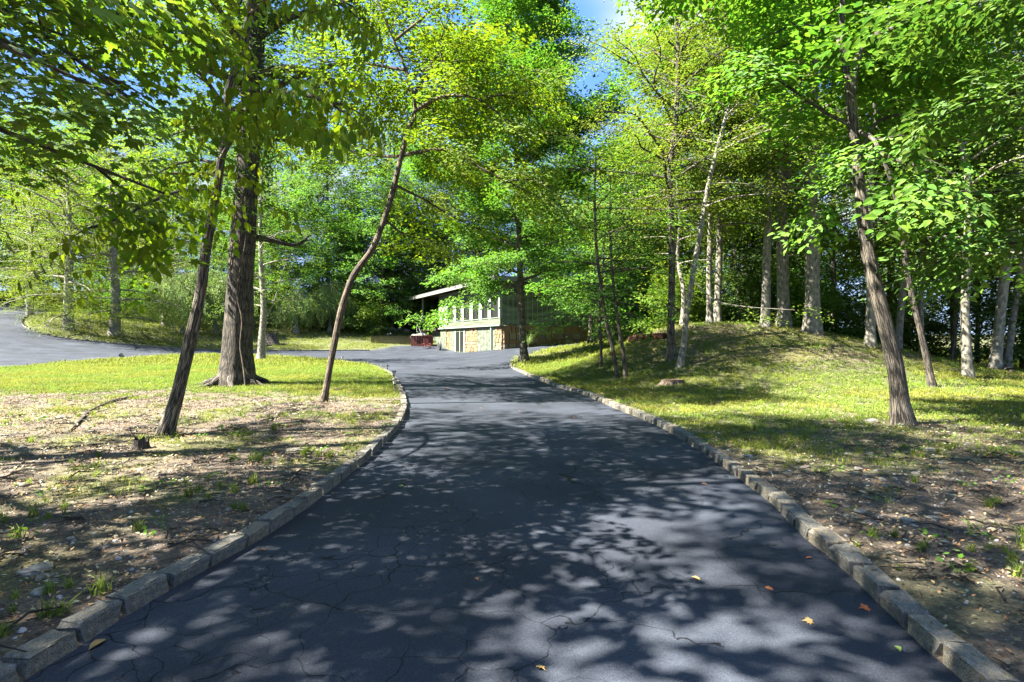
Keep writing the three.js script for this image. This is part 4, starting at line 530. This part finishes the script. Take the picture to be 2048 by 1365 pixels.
{ // rocks: white ones on the bank, a boulder by the stairs, rock border along the upper drive
  const r = rng(31), shapes = [1, 2, 3, 4].map((k) => stoneGeo(k, 0.7, 1));
  [[752, 657, 0.35], [762, 658, 0.45], [772, 661, 0.4], [783, 662, 0.5], [792, 664, 0.35], [803, 663, 0.6], [812, 665, 0.5], [745, 659, 0.3], [778, 672, 0.4]].forEach(([px, py, s]) => { const [X, d] = hit(px, py), m = new THREE.Mesh(shapes[Math.floor(r() * 4)], M.whiteRock[2]); m.position.set(X, groundY(X, d) + s * 0.2, -d); m.scale.setScalar(s); m.rotation.y = r() * 6; shade(m); top(m, 'white_rock'); tag(m, 'white rock lying on the grassy bank beside the stairs', 'rock', 'white rocks on the bank'); });
  const b = new THREE.Mesh(stoneGeo(9, 0.8, 2), M.granite); b.position.set(-10.9, groundY(-10.9, 67) + 0.35, -67); b.scale.set(1.0, 0.9, 0.8); shade(b); top(b, 'boulder'); tag(b, 'large grey boulder at the foot of the house stairs', 'boulder');
  const im = new THREE.InstancedMesh(shapes[0], M.whiteRock[0], 420); for (let i = 0; i < 420; i++) { const t = r(), k = t * 3.2, X = lerp(-0.4, 7.6, t) + (r() - 0.8) * 0.9 * 0.5, d = (t < 0.25 ? lerp(50.9, 52.5, t * 4) : lerp(52.5, 66, (t - 0.25) / 0.75)) + r() * 1.3, s = 0.08 + r() * r() * 0.28; im.setMatrixAt(i, new THREE.Matrix4().compose(V(X, groundY(X, d) + s * 0.3, -d), new THREE.Quaternion().setFromEuler(new THREE.Euler(r(), r() * 6, r())), V(s, s, s))); const c = 0.75 + r() * 0.5; im.setColorAt(i, col(c, c * (0.88 + r() * 0.12), c * (0.75 + r() * 0.2))); } shade(im); im.castShadow = true; top(im, 'rock_border'); tag(im, 'pale broken rocks edging the upper drive below the stone wall', 'rocks', null, 'stuff');
}
{ // ornamental grass by the stone wall and bamboo beside the wing
  const blade = (L, seed) => { const S = new Leaves(), r = rng(seed); for (let i = 0; i < 260; i++) { const a = r() * 6.28, out = 0.25 + r() * 0.75, h = L * (0.7 + r() * 0.4), w = 0.018; const P = (t) => V(Math.cos(a) * out * L * t * t, h * (t * 1.5 - 0.85 * t * t * out), Math.sin(a) * out * L * t * t), sd = V(-Math.sin(a) * w, 0, Math.cos(a) * w); let k = S.p.length / 3; for (let q = 0; q <= 4; q++) { const p = P(q / 4), wq = 1 - q / 4.2; for (const z of [-1, 1]) { S.p.push(p.x + sd.x * z * wq, p.y, p.z + sd.z * z * wq); const c = 0.8 + r() * 0.4; S.c.push(c, c, c); } } for (let q = 0; q < 4; q++) S.i.push(k + q * 2, k + q * 2 + 1, k + q * 2 + 3, k + q * 2, k + q * 2 + 3, k + q * 2 + 2); } return S.build(); };
  [[1.45, 50.6, 1.15, 'tuft of pale arching ornamental grass in front of the stone wall'], [4.0, 53.8, 0.6, 'small grass clump among the rocks farther along the stone wall']].forEach(([X, d, L, lab], i) => { const m = new THREE.Mesh(blade(L, 7 + i), LEAF.silver); m.position.set(X, groundY(X, d), -d); shade(m); top(m, 'ornamental_grass'); tag(m, lab, 'ornamental grass'); });
  const g = new THREE.Group(), X0 = 10.6, d0 = 49, r = rng(15); g.position.set(X0, groundY(X0, d0), -d0); top(g, 'bamboo_clump'); tag(g, 'stand of thin bamboo canes in front of the house wing', 'bamboo'); const cr = new Crown('weep', LEAF.mid);
  for (let i = 0; i < 46; i++) { const x = (r() - 0.5) * 7.5, z = (r() - 0.5) * 2.2, h = 4 + r() * 2.5, l = (r() - 0.5) * 0.7, y = groundY(X0 + x, d0 - z) - g.position.y; child(g, 'cane', tube([V(x, y, z), V(x + l * 0.3, y + h * 0.5, z), V(x + l, y + h, z)], [0.025, 0.02, 0.008], 4), M.timber[0]); for (let q = 0; q < 7; q++) cr.add(V(x + l * 0.6, y + h * (0.5 + r() * 0.55), z), V(r() - 0.5, -0.3, r() - 0.5), r(), 0.7, r); } cr.build(g, 'leaves');
}

// ------------------------------------------------------------------ kerb stones, each laid singly along the drive
const kerbMats = [[0.30, 0.285, 0.25], [0.35, 0.32, 0.265], [0.27, 0.26, 0.235], [0.37, 0.325, 0.255]].map((c) => { const m = M.granite.clone(); m.color = col(...c); return m; });
const kerbShapes = [1, 2, 3, 4, 5, 6].map((k) => roughBox(1, 1, 1, k, 0.085, 0.08));
function along(pts) { const s = [0]; for (let i = 1; i < pts.length; i++) s.push(s[i - 1] + Math.hypot(pts[i][0] - pts[i - 1][0], pts[i][1] - pts[i - 1][1])); return { len: s[s.length - 1], at: (q) => { q = clamp(q, 0, s[s.length - 1]); let i = 1; while (i < s.length - 1 && s[i] < q) i++; const t = (q - s[i - 1]) / (s[i] - s[i - 1] || 1); return [lerp(pts[i - 1][0], pts[i][0], t), lerp(pts[i - 1][1], pts[i][1], t)]; } }; }
function kerb(pts, sideSign, label, from, seed, L0 = 0.3) {
  const g = new THREE.Group(); top(g, 'kerb'); tag(g, label, null, null, 'structure'); const r = rng(seed), A = along(pts); let q = from;
  while (q < A.len - 0.1) {
    const l = L0 * (0.85 + r() * 0.45), a = A.at(q), b = A.at(q + l), X = (a[0] + b[0]) / 2, d = (a[1] + b[1]) / 2, dx = b[0] - a[0], dd = b[1] - a[1], n = Math.hypot(dx, dd) || 1, w = 0.115 + r() * 0.015, ox = dd / n * sideSign, od = -dx / n * sideSign, cx = X + ox * w * 0.5, cd = d + od * w * 0.5;
    const m = child(g, 'kerb_stone', kerbShapes[Math.floor(r() * 6)], kerbMats[Math.floor(r() * 4)]); m.position.set(cx, base(cx, cd) - 0.085 + (r() - 0.5) * 0.008, -cd); m.rotation.y = Math.atan2(dx, -dd) + Math.PI + (r() - 0.5) * 0.05; m.rotation.z = (r() - 0.5) * 0.05; m.scale.set(w, 0.175 + r() * 0.025, l - 0.034); q += l;
  }
  return g;
}
kerb(Lc, -1, 'row of hewn granite kerb stones between the drive and the lawn island', 15, 41);
kerb(Rc, 1, 'row of hewn granite kerb stones between the drive and the mound turf', 15, 42);
kerb(Ic, -1, 'pale stone kerb along the back of the lawn island', 0, 43, 0.42);
kerb(FPc, 1, 'pale stone kerb around the bank across the loop drive', 0, 44, 0.55);
// ------------------------------------------------------------------ path lights
M.lampGlass = new THREE.MeshPhysicalMaterial({ color: col(0.7, 0.66, 0.55), roughness: 0.5, transmission: 0.35, thickness: 0 });
[[790, 796, 0.44, 0.03, 'nearest the foot of the lawn with a clear lantern, in shade'], [788, 775, 0.46, 0, 'x'], [774, 754, 0.42, 0, 'x'], [681, 727, 0.40, -0.35, 'x']].forEach(([px, py, h, tilt], i) => {
  const [X, d] = hit(px, py), g = new THREE.Group(); g.position.set(X, groundY(X, d), -d); g.rotation.z = tilt; top(g, 'path_light'); tag(g, i === 3 ? 'tilted black path light at the back corner of the lawn' : 'upright black solar path light beside the kerb', 'path light', i === 3 ? undefined : 'upright path lights beside the kerb');
  child(g, 'stake', tube([V(0, -0.05, 0), V(0, h * 0.62, 0)], [0.011, 0.011], 8), M.darkMetal); const c = child(g, 'cap', new THREE.LatheGeometry([[0, 0.055], [0.035, 0.05], [0.075, 0.02], [0.078, 0.008], [0.07, 0]].map((p) => new THREE.Vector2(...p)), 16), M.darkMetal); c.position.y = h - 0.05; const l = child(g, 'lantern', new THREE.CylinderGeometry(0.05, 0.036, 0.11, 12, 1, true), M.lampGlass); l.position.y = h - 0.105; const b = child(g, 'collar', new THREE.CylinderGeometry(0.04, 0.02, 0.03, 12), M.darkMetal); b.position.y = h * 0.62; for (let k = 0; k < 4; k++) { const a = k * 1.57 + 0.4; child(g, 'rib', tube([V(Math.cos(a) * 0.038, h - 0.16, Math.sin(a) * 0.038), V(Math.cos(a) * 0.052, h - 0.05, Math.sin(a) * 0.052)], [0.005, 0.005], 4), M.darkMetal); }
});
{ const [X, d] = hit(243, 719), g = new THREE.Group(); g.position.set(X, groundY(X, d), -d); top(g, 'ground_spotlight'); tag(g, 'small black ground spotlight at the far edge of the sunny lawn', 'spotlight'); const m = child(g, 'housing', new THREE.CylinderGeometry(0.13, 0.09, 0.26, 14), M.darkMetal); m.position.y = 0.2; m.rotation.z = 0.9; child(g, 'spike', tube([V(0, -0.1, 0), V(0, 0.2, 0)], [0.03, 0.03], 6), M.darkMetal); }
// ------------------------------------------------------------------ stumps, logs, fallen wood
M.cutWood = std({ color: col(0.20, 0.13, 0.085), roughness: 1, map: barkSmooth }); M.rotWood = std({ color: col(0.30, 0.10, 0.05), roughness: 1, map: barkRough, bumpMap: barkRoughBump, bumpScale: 0.03 });
function stump(px, py, R, h, label, seed, mat = M.bark, rotten = false) { const [X, d] = hit(px, py), g = new THREE.Group(), r = rng(seed); g.position.set(X, groundY(X, d) - 0.05, -d); top(g, 'tree_stump'); tag(g, label, 'stump'); const n = 22, pos = [], uv = [], idx = []; const rows = [[1.45, 0], [1.15, 0.25], [1, 0.6], [0.94, 1]]; const jag = Array.from({ length: n }, () => r()); rows.forEach(([k, t], j) => { for (let i = 0; i <= n; i++) { const a = i / n * 6.283, q = R * k * (1 + 0.18 * noise(Math.cos(a) * 1.6 + seed, Math.sin(a) * 1.6, 3) * (1.3 - t)); pos.push(Math.cos(a) * q, h * t * (j === 3 ? 0.85 + 0.3 * jag[i % n] * (h > 0.4 ? 1 : rotten ? 2.2 : 0.25) : 1), Math.sin(a) * q); uv.push(i / n * 4, t * h); } }); for (let j = 0; j < 3; j++) for (let i = 0; i < n; i++) { const a = j * (n + 1) + i, c = a + n + 1; idx.push(a, c, a + 1, a + 1, c, c + 1); } const b = new THREE.BufferGeometry(); b.setAttribute('position', new THREE.Float32BufferAttribute(pos, 3)); b.setAttribute('uv', new THREE.Float32BufferAttribute(uv, 2)); b.setIndex(idx); b.computeVertexNormals(); child(g, 'bark', b, mat); const c = child(g, 'cut_top', new THREE.CircleGeometry(R * 0.95, 20), rotten ? M.barkDark : M.cutWood); c.rotation.x = -Math.PI / 2; c.position.y = h * (h > 0.4 ? 0.72 : 0.93); }
stump(1345, 773, 0.36, 0.2, 'low sawn stump in the turf at the foot of the mound', 3, M.barkWarm);
stump(541, 690, 0.75, 1.2, 'old broken dark stump on the far sunny bank', 5, M.barkDark);
stump(281, 909, 0.10, 0.15, 'small rotten stump beside the leaning slim tree', 7, M.barkDark, true);
function log(list, r0, r1, name, label, mat, cat = 'log', side = []) { const g = new THREE.Group(), P = list.map(([px, py]) => { const [X, d] = hit(px, py); return V(X, groundY(X, d) + r0 * 0.6, -d); }), P0 = P[0].clone(); g.position.copy(P0); top(g, name); tag(g, label, cat); const c = curve(P.map((p) => p.clone().sub(P0)), 16); child(g, 'stem', tube(c, c.map((_, i) => lerp(r0, r1, i / 16)), 9, 0.25, r0 * 99, true), mat); side.forEach(([t, x, y, z]) => { const p = c[Math.round(t * 16)]; child(g, 'side_branch', tube([p, p.clone().add(V(x * 0.5, y * 0.6, z * 0.5)), p.clone().add(V(x, y, z))], [r1 * 0.8, r1 * 0.6, 0.006], 5), mat); }); }
log([[274, 801], [245, 806], [215, 815], [180, 832], [160, 852], [138, 874]], 0.045, 0.014, 'fallen_branch', 'long grey fallen branch lying across the stony dirt', M.bark, 'branch', [[0.6, 0.3, 0.03, 0.35], [0.85, -0.15, 0.04, 0.25]]);
log([[1262, 687], [1285, 684], [1330, 681]], 0.17, 0.13, 'rotten_log', 'reddish rotten log lying on the grassy shoulder of the mound', M.rotWood);
log([[35, 985], [48, 988], [58, 984]], 0.02, 0.008, 'fallen_branch', 'short pale stick on the shaded dirt', M.barkPale, 'branch');
log([[160, 958], [176, 952], [176, 945]], 0.015, 0.006, 'fallen_branch', 'small forked twig on the shaded dirt', M.barkPale, 'branch');
log([[510, 810], [525, 822], [540, 828]], 0.02, 0.01, 'fallen_branch', 'curved stick on the litter near the oak foot', M.barkPale, 'branch');
log([[1090, 700], [1105, 697]], 0.03, 0.01, 'fallen_branch', 'stick on the grass edge of the upper drive', M.barkPale, 'branch');
log([[2020, 752], [1975, 738], [1950, 728]], 0.14, 0.08, 'fallen_log', 'dark log lying across the end of the mound near the twin trunks', M.barkDark);
log([[1690, 968], [1730, 975], [1800, 983]], 0.006, 0.003, 'fallen_branch', 'thin twig on the stony dirt below the forked tree', M.barkPale, 'branch');
{ // flowers at the end of the mound
  const [X, d] = hit(1950, 733), g = new THREE.Group(), r = rng(3), g2 = stoneGeo(2, 1, 0), mat = std({ color: col(0.55, 0.05, 0.18), roughness: 0.8 }); g.position.set(X, groundY(X, d) + 0.1, -d - 0.6); top(g, 'flower_clump'); tag(g, 'small clump of magenta flowers near the twin trunks', 'flowers'); for (let i = 0; i < 14; i++) { const m = child(g, 'flower', g2, mat); m.position.set((r() - 0.5) * 0.6, 0.1 + r() * 0.25, (r() - 0.5) * 0.4); m.scale.setScalar(0.04 + r() * 0.03); } const c = new Crown('ivy', LEAF.mid); for (let i = 0; i < 10; i++) c.add(V((r() - 0.5) * 0.6, r() * 0.2, (r() - 0.5) * 0.4), V(r() - 0.5, 0.4, r() - 0.5), 0, 0.8, r); c.build(g, 'leaves');
}
// ------------------------------------------------------------------ stones lying on the ground
{
  const r = rng(71), shapes = [1, 2, 3, 4, 5].map((k) => stoneGeo(k + 20, 0.45, 2)), mats = [[0.40, 0.38, 0.35], [0.33, 0.30, 0.26], [0.48, 0.45, 0.41], [0.27, 0.26, 0.26]].map((c) => std({ color: col(...c), roughness: 0.95, map: barkSmooth }));
  const put = (px, py, s, label, group, name = 'stone', k = Math.floor(r() * 5), m = mats[Math.floor(r() * 4)]) => { const [X, d] = hit(px, py), o = new THREE.Mesh(shapes[k], m); o.position.set(X, groundY(X, d) + s * 0.1, -d); o.scale.setScalar(s); o.rotation.y = r() * 6; shade(o); top(o, name); tag(o, label, 'stone', group); };
  put(70, 1172, 0.085, 'rounded brown stone half sunk in the mossy dirt'); put(92, 1185, 0.055, 'grey rounded stone beside the larger brown one'); put(80, 1216, 0.055, 'dark smooth stone on the dirt below the grey ones'); put(208, 1121, 0.04, 'pale flat stone on the sunny dirt near the kerb'); put(141, 1105, 0.03, 'whitish small stone on mossy soil'); put(108, 1192, 0.03, 'small tan stone next to rounded brown stone'); put(458, 1041, 0.035, 'dark small stone beside the kerb');
  put(1862, 915, 0.09, 'tan oval stone on shaded dirt below the forked tree'); put(1816, 1065, 0.06, 'pale round stone at the edge of a sun patch'); put(1802, 863, 0.07, 'white stone at the foot of the forked tree', undefined, 'stone', 2, M.whiteRock[2]); put(1717, 955, 0.055, 'flat pale stone on the stony dirt'); put(1765, 980, 0.05, 'flat grey stone on the stony dirt'); put(1497, 927, 0.06, 'pale stone near the kerb below the moss'); put(1630, 852, 0.06, 'white stone on the turf between kerb and forked tree', undefined, 'stone', 1, M.whiteRock[0]);
  put(1743, 856, 0.13, 'squat dark stone standing beside the leaning forked tree', undefined, 'stone', 3, mats[3]); put(122, 844, 0.10, 'flat bluish stone beside the fallen branch'); put(142, 797, 0.09, 'pale stone at the lawn edge'); put(590, 840, 0.06, 'round pale stone on litter under the oak');
  const fs = new THREE.Mesh(roughBox(0.28, 0.07, 0.2, 8, 0.02, 0.02), kerbMats[3]); const [X, d] = hit(594, 918); fs.position.set(X, groundY(X, d) - 0.02, -d); fs.rotation.y = 0.3; shade(fs); top(fs, 'flat_stone'); tag(fs, 'squared flat stone slab in the thin grass beside the drive', 'stone');
  for (let i = 0; i < 110; i++) { const left = i % 5 < 3, px = left ? r() * 300 : 1560 + r() * 480, py = left ? 800 + r() * 130 : 900 + r() * 200; if (roadDist(...hit(px, py)) < 0.3) continue; put(px, py, 0.02 + r() * r() * 0.05, left ? 'loose pebble on the stony dirt near the fallen branch' : 'loose pebble on the shaded dirt below the forked tree', left ? 'pebbles near the fallen branch' : 'pebbles below the forked tree', 'pebble'); }
}
// ------------------------------------------------------------------ grass, litter, gravel
function scatter(name, label, geo, mat, n, seed, accept, place) {
  const r = rng(seed), ms = [], cs = []; let tries = 0;
  while (ms.length < n * 16 && tries++ < n * 8) { const d = place.d0 + (place.d1 - place.d0) * Math.pow(r(), place.pow ?? 1), X = (r() * 2 - 1) * Math.min(place.wide ?? 99, d * 0.98 + 1.2); const sd = roadDist(X, d); const k = accept(X, d, sd, r); if (!k) continue; const s = k.s * (0.7 + r() * 0.6), up = V((r() - 0.5) * k.tilt, 1, (r() - 0.5) * k.tilt).normalize(), q = new THREE.Quaternion().setFromUnitVectors(V(0, 1, 0), up).multiply(new THREE.Quaternion().setFromAxisAngle(V(0, 1, 0), r() * 6.28)); ms.push(...new THREE.Matrix4().compose(V(X, groundY(X, d, sd) + (k.y || 0), -d), q, V(s, s * (k.tall || 1), s)).elements); cs.push(...k.c); }
  const im = new THREE.InstancedMesh(geo, mat, ms.length / 16); im.instanceMatrix.array.set(ms); im.instanceColor = new THREE.InstancedBufferAttribute(new Float32Array(cs), 3); im.castShadow = im.receiveShadow = true; im.frustumCulled = false; top(im, name); tag(im, label, name.replace(/_/g, ' '), null, 'stuff');
}
function tuft(n, L, seed, spread, w = 0.004) { const S = new Leaves(), r = rng(seed); for (let i = 0; i < n; i++) { const a = r() * 6.28, x = (r() - 0.5) * spread, z = (r() - 0.5) * spread, h = L * (0.5 + r() * 0.7), b = 0.2 + r() * 0.9, dx = Math.cos(a), dz = Math.sin(a), k = S.p.length / 3, c = 0.75 + r() * 0.5; for (const [t, ww] of [[0, 1], [0.6, 0.8], [1, 0]]) { const o = h * b * t * t, y = h * t * (1 - 0.25 * b * t); if (ww) for (const q of [-1, 1]) { S.p.push(x + dx * o - dz * w * q * ww, y, z + dz * o + dx * w * q * ww); S.c.push(c, c, c); } else { S.p.push(x + dx * o, y, z + dz * o); S.c.push(c, c, c); } } S.i.push(k, k + 1, k + 3, k, k + 3, k + 2, k + 2, k + 3, k + 4); } return S.build(); }
M.grass = new THREE.MeshPhysicalMaterial({ color: col(0.13, 0.205, 0.022), specularIntensity: 0.3, vertexColors: true, roughness: 1, side: THREE.DoubleSide, transmission: 0.4, thickness: 0 });
M.litter = std({ color: col(1, 1, 1), roughness: 1, side: THREE.DoubleSide });
const gcol = (r, dry) => { const k = 0.75 + r() * 0.5, y = dry + r() * 0.3; return [k * (1 + y * 0.5), k, k * (0.8 + r() * 0.4)]; };
scatter('grass', 'thin green turf on the lawn island and the foot of the mound', tuft(16, 0.075, 1, 0.16), M.grass, 42000, 501, (X, d, sd, r) => { if (sd < 0.2) return 0; const c = cover(X, d); return r() < c[0] * c[0] * 1.1 ? { s: lerp(0.55, 1.6, d / 32), tilt: 0.3, c: gcol(r, c[1] * 0.8) } : 0; }, { d0: 4, d1: 32, pow: 0.75 });
scatter('far_grass', 'sunlit turf on the far bank and beside the upper drive', tuft(20, 0.11, 2, 0.5, 0.01), M.grass, 16000, 502, (X, d, sd, r) => { if (sd < 0.4) return 0; const c = cover(X, d); return r() < c[0] ? { s: 1.5, tilt: 0.3, c: gcol(r, 0.5) } : 0; }, { d0: 30, d1: 75, pow: 0.9 });
scatter('grass_tufts', 'scattered grass tufts growing in the near dirt', tuft(26, 0.11, 3, 0.07), M.grass, 420, 503, (X, d, sd, r) => { if (sd < 0.18) return 0; const n = fbm(X * 0.9, d * 0.9, 40, 3); return r() < smooth(-0.02, 0.3, n) ? { s: (X > 0 ? 0.3 : 0.45) + r() * 0.6, tilt: 0.4, c: gcol(r, 0.2) } : 0; }, { d0: 2, d1: 12 });
scatter('weeds', 'small broad-leaved weeds in the near dirt', SP.ivy[0], LEAF.fresh, 160, 506, (X, d, sd, r) => (sd > 0.2 && r() < 0.5 ? { s: 0.28 + r() * 0.3, tilt: 0.5, y: 0.03, c: [1, 1, 1] } : 0), { d0: 2, d1: 14 });
const chip = (() => { const S = new Leaves(), r = rng(8); for (let i = 0; i < 5; i++) S.blade(KITE, V((r() - 0.5) * 0.3, 0.008 + r() * 0.015, (r() - 0.5) * 0.3), V(r() - 0.5, (r() - 0.5) * 0.5, r() - 0.5), V((r() - 0.5) * 0.8, 1, (r() - 0.5) * 0.8), 0.03 + r() * 0.03, [0.8 + r() * 0.4, 0.8 + r() * 0.3, 0.8]); return S.build(); })();
M.litter.vertexColors = true;
scatter('leaf_litter', 'dry brown leaf litter over the soil', chip, M.litter, 14000, 504, (X, d, sd, r) => { if (sd < 0.16) return 0; const c = cover(X, d); const k = 0.6 + r() * 0.8, p = r(); return r() < 0.9 - c[0] * 0.5 ? { s: lerp(0.8, 1.5, d / 26), tilt: 0.2, c: p < 0.25 ? [0.30 * k, 0.25 * k, 0.19 * k] : p < 0.6 ? [0.20 * k, 0.12 * k, 0.06 * k] : [0.11 * k, 0.08 * k, 0.05 * k] } : 0; }, { d0: 1.8, d1: 26, pow: 0.8 });
const stick = (() => { const r = rng(19), a = []; for (let i = 0; i < 3; i++) { const L = 0.06 + r() * 0.12, t = r() * 6.28, x = (r() - 0.5) * 0.3, z = (r() - 0.5) * 0.3; a.push(tube([V(x, 0.01, z), V(x + Math.cos(t) * L, 0.016 + r() * 0.01, z + Math.sin(t) * L), V(x + Math.cos(t + 0.3) * L * 2, 0.01, z + Math.sin(t + 0.3) * L * 2)], [0.005, 0.004, 0.002], 4)); } return mergeGeometries(a); })();
scatter('twigs', 'small dead twigs strewn over the soil', stick, M.bark, 900, 507, (X, d, sd, r) => { if (sd < 0.16) return 0; const c = cover(X, d), k = 0.5 + r() * 0.9; return r() < 0.9 - c[0] * 0.7 ? { s: 0.7 + r() * 0.9, tilt: 0.15, c: [k, k * 0.95, k * 0.9] } : 0; }, { d0: 1.8, d1: 18, pow: 0.8 });
scatter('gravel', 'loose gravel in the dirt beside the drive', stoneGeo(5, 0.6, 0), std({ color: col(1, 1, 1), roughness: 0.95 }), 6000, 505, (X, d, sd, r) => { if (sd < 0.16) return 0; const c = cover(X, d), k = 0.13 + r() * 0.22; return r() < 0.9 - c[0] * 0.8 ? { s: 0.006 + r() * r() * 0.018, tilt: 1, c: [k, k * 0.95, k * 0.9] } : 0; }, { d0: 1.8, d1: 18, pow: 0.8 });
// fallen leaves on the asphalt, one by one
{
  const r = rng(601), mats = [[0.28, 0.085, 0.025], [0.27, 0.17, 0.06], [0.17, 0.09, 0.045], [0.12, 0.18, 0.04]].map((c) => std({ color: col(...c), roughness: 0.9, side: THREE.DoubleSide })), geos = [0, 1, 2].map((k) => { const S = new Leaves(); S.blade(k === 2 ? MAPLE : OVATE, V(0, 0.012, 0), V(0, 0.05 * k, 1), V(0.3 * (k - 1), 1, 0), 1, [1, 1, 1]); return S.build(); });
  const spots = [[1738, 1218, 0.06, 0], [1383, 1155, 0.06, 1], [1530, 1176, 0.05, 0], [1412, 968, 0.06, 2], [1347, 1000, 0.03, 1], [1448, 953, 0.05, 0], [210, 1280, 0.09, 1], [1626, 1246, 0.05, 1], [1842, 1310, 0.06, 0], [1624, 1116, 0.05, 0], [1075, 1334, 0.05, 1], [950, 1157, 0.04, 2], [805, 973, 0.05, 3], [660, 985, 0.09, 0], [665, 990, 0.07, 2], [1783, 1249, 0.06, 3], [1793, 1294, 0.05, 3], [765, 880, 0.06, 0], [528, 1099, 0.05, 2], [945, 965, 0.04, 3], [822, 741, 0.12, 0], [1058, 757, 0.12, 1], [1148, 836, 0.07, 0], [1165, 835, 0.06, 1]];
  for (let i = 0; i < 46; i++) spots.push([lerp(700, 1300, r()), lerp(720, 900, r() * r()), 0.06, Math.floor(r() * 3)]);
  for (const [px, py, s, c] of spots) { const [X, d] = hit(px, py); if (roadDist(X, d) > -0.05) continue; const m = new THREE.Mesh(geos[Math.floor(r() * 3)], mats[c]); m.position.set(X, base(X, d) + 0.006, -d); m.rotation.y = r() * 6.28; m.scale.setScalar(s * 1.1); shade(m); top(m, 'fallen_leaf'); tag(m, ['dry orange leaf lying on the asphalt', 'dry tan leaf lying on the asphalt', 'dry brown leaf lying on the asphalt', 'green leaf lying on the asphalt'][c], 'leaf', ['orange leaves on the asphalt', 'tan leaves on the asphalt', 'brown leaves on the asphalt', 'green leaves on the asphalt'][c]); }
}


console.log('sprays', sprayTotal);
renderer.render(scene, camera);
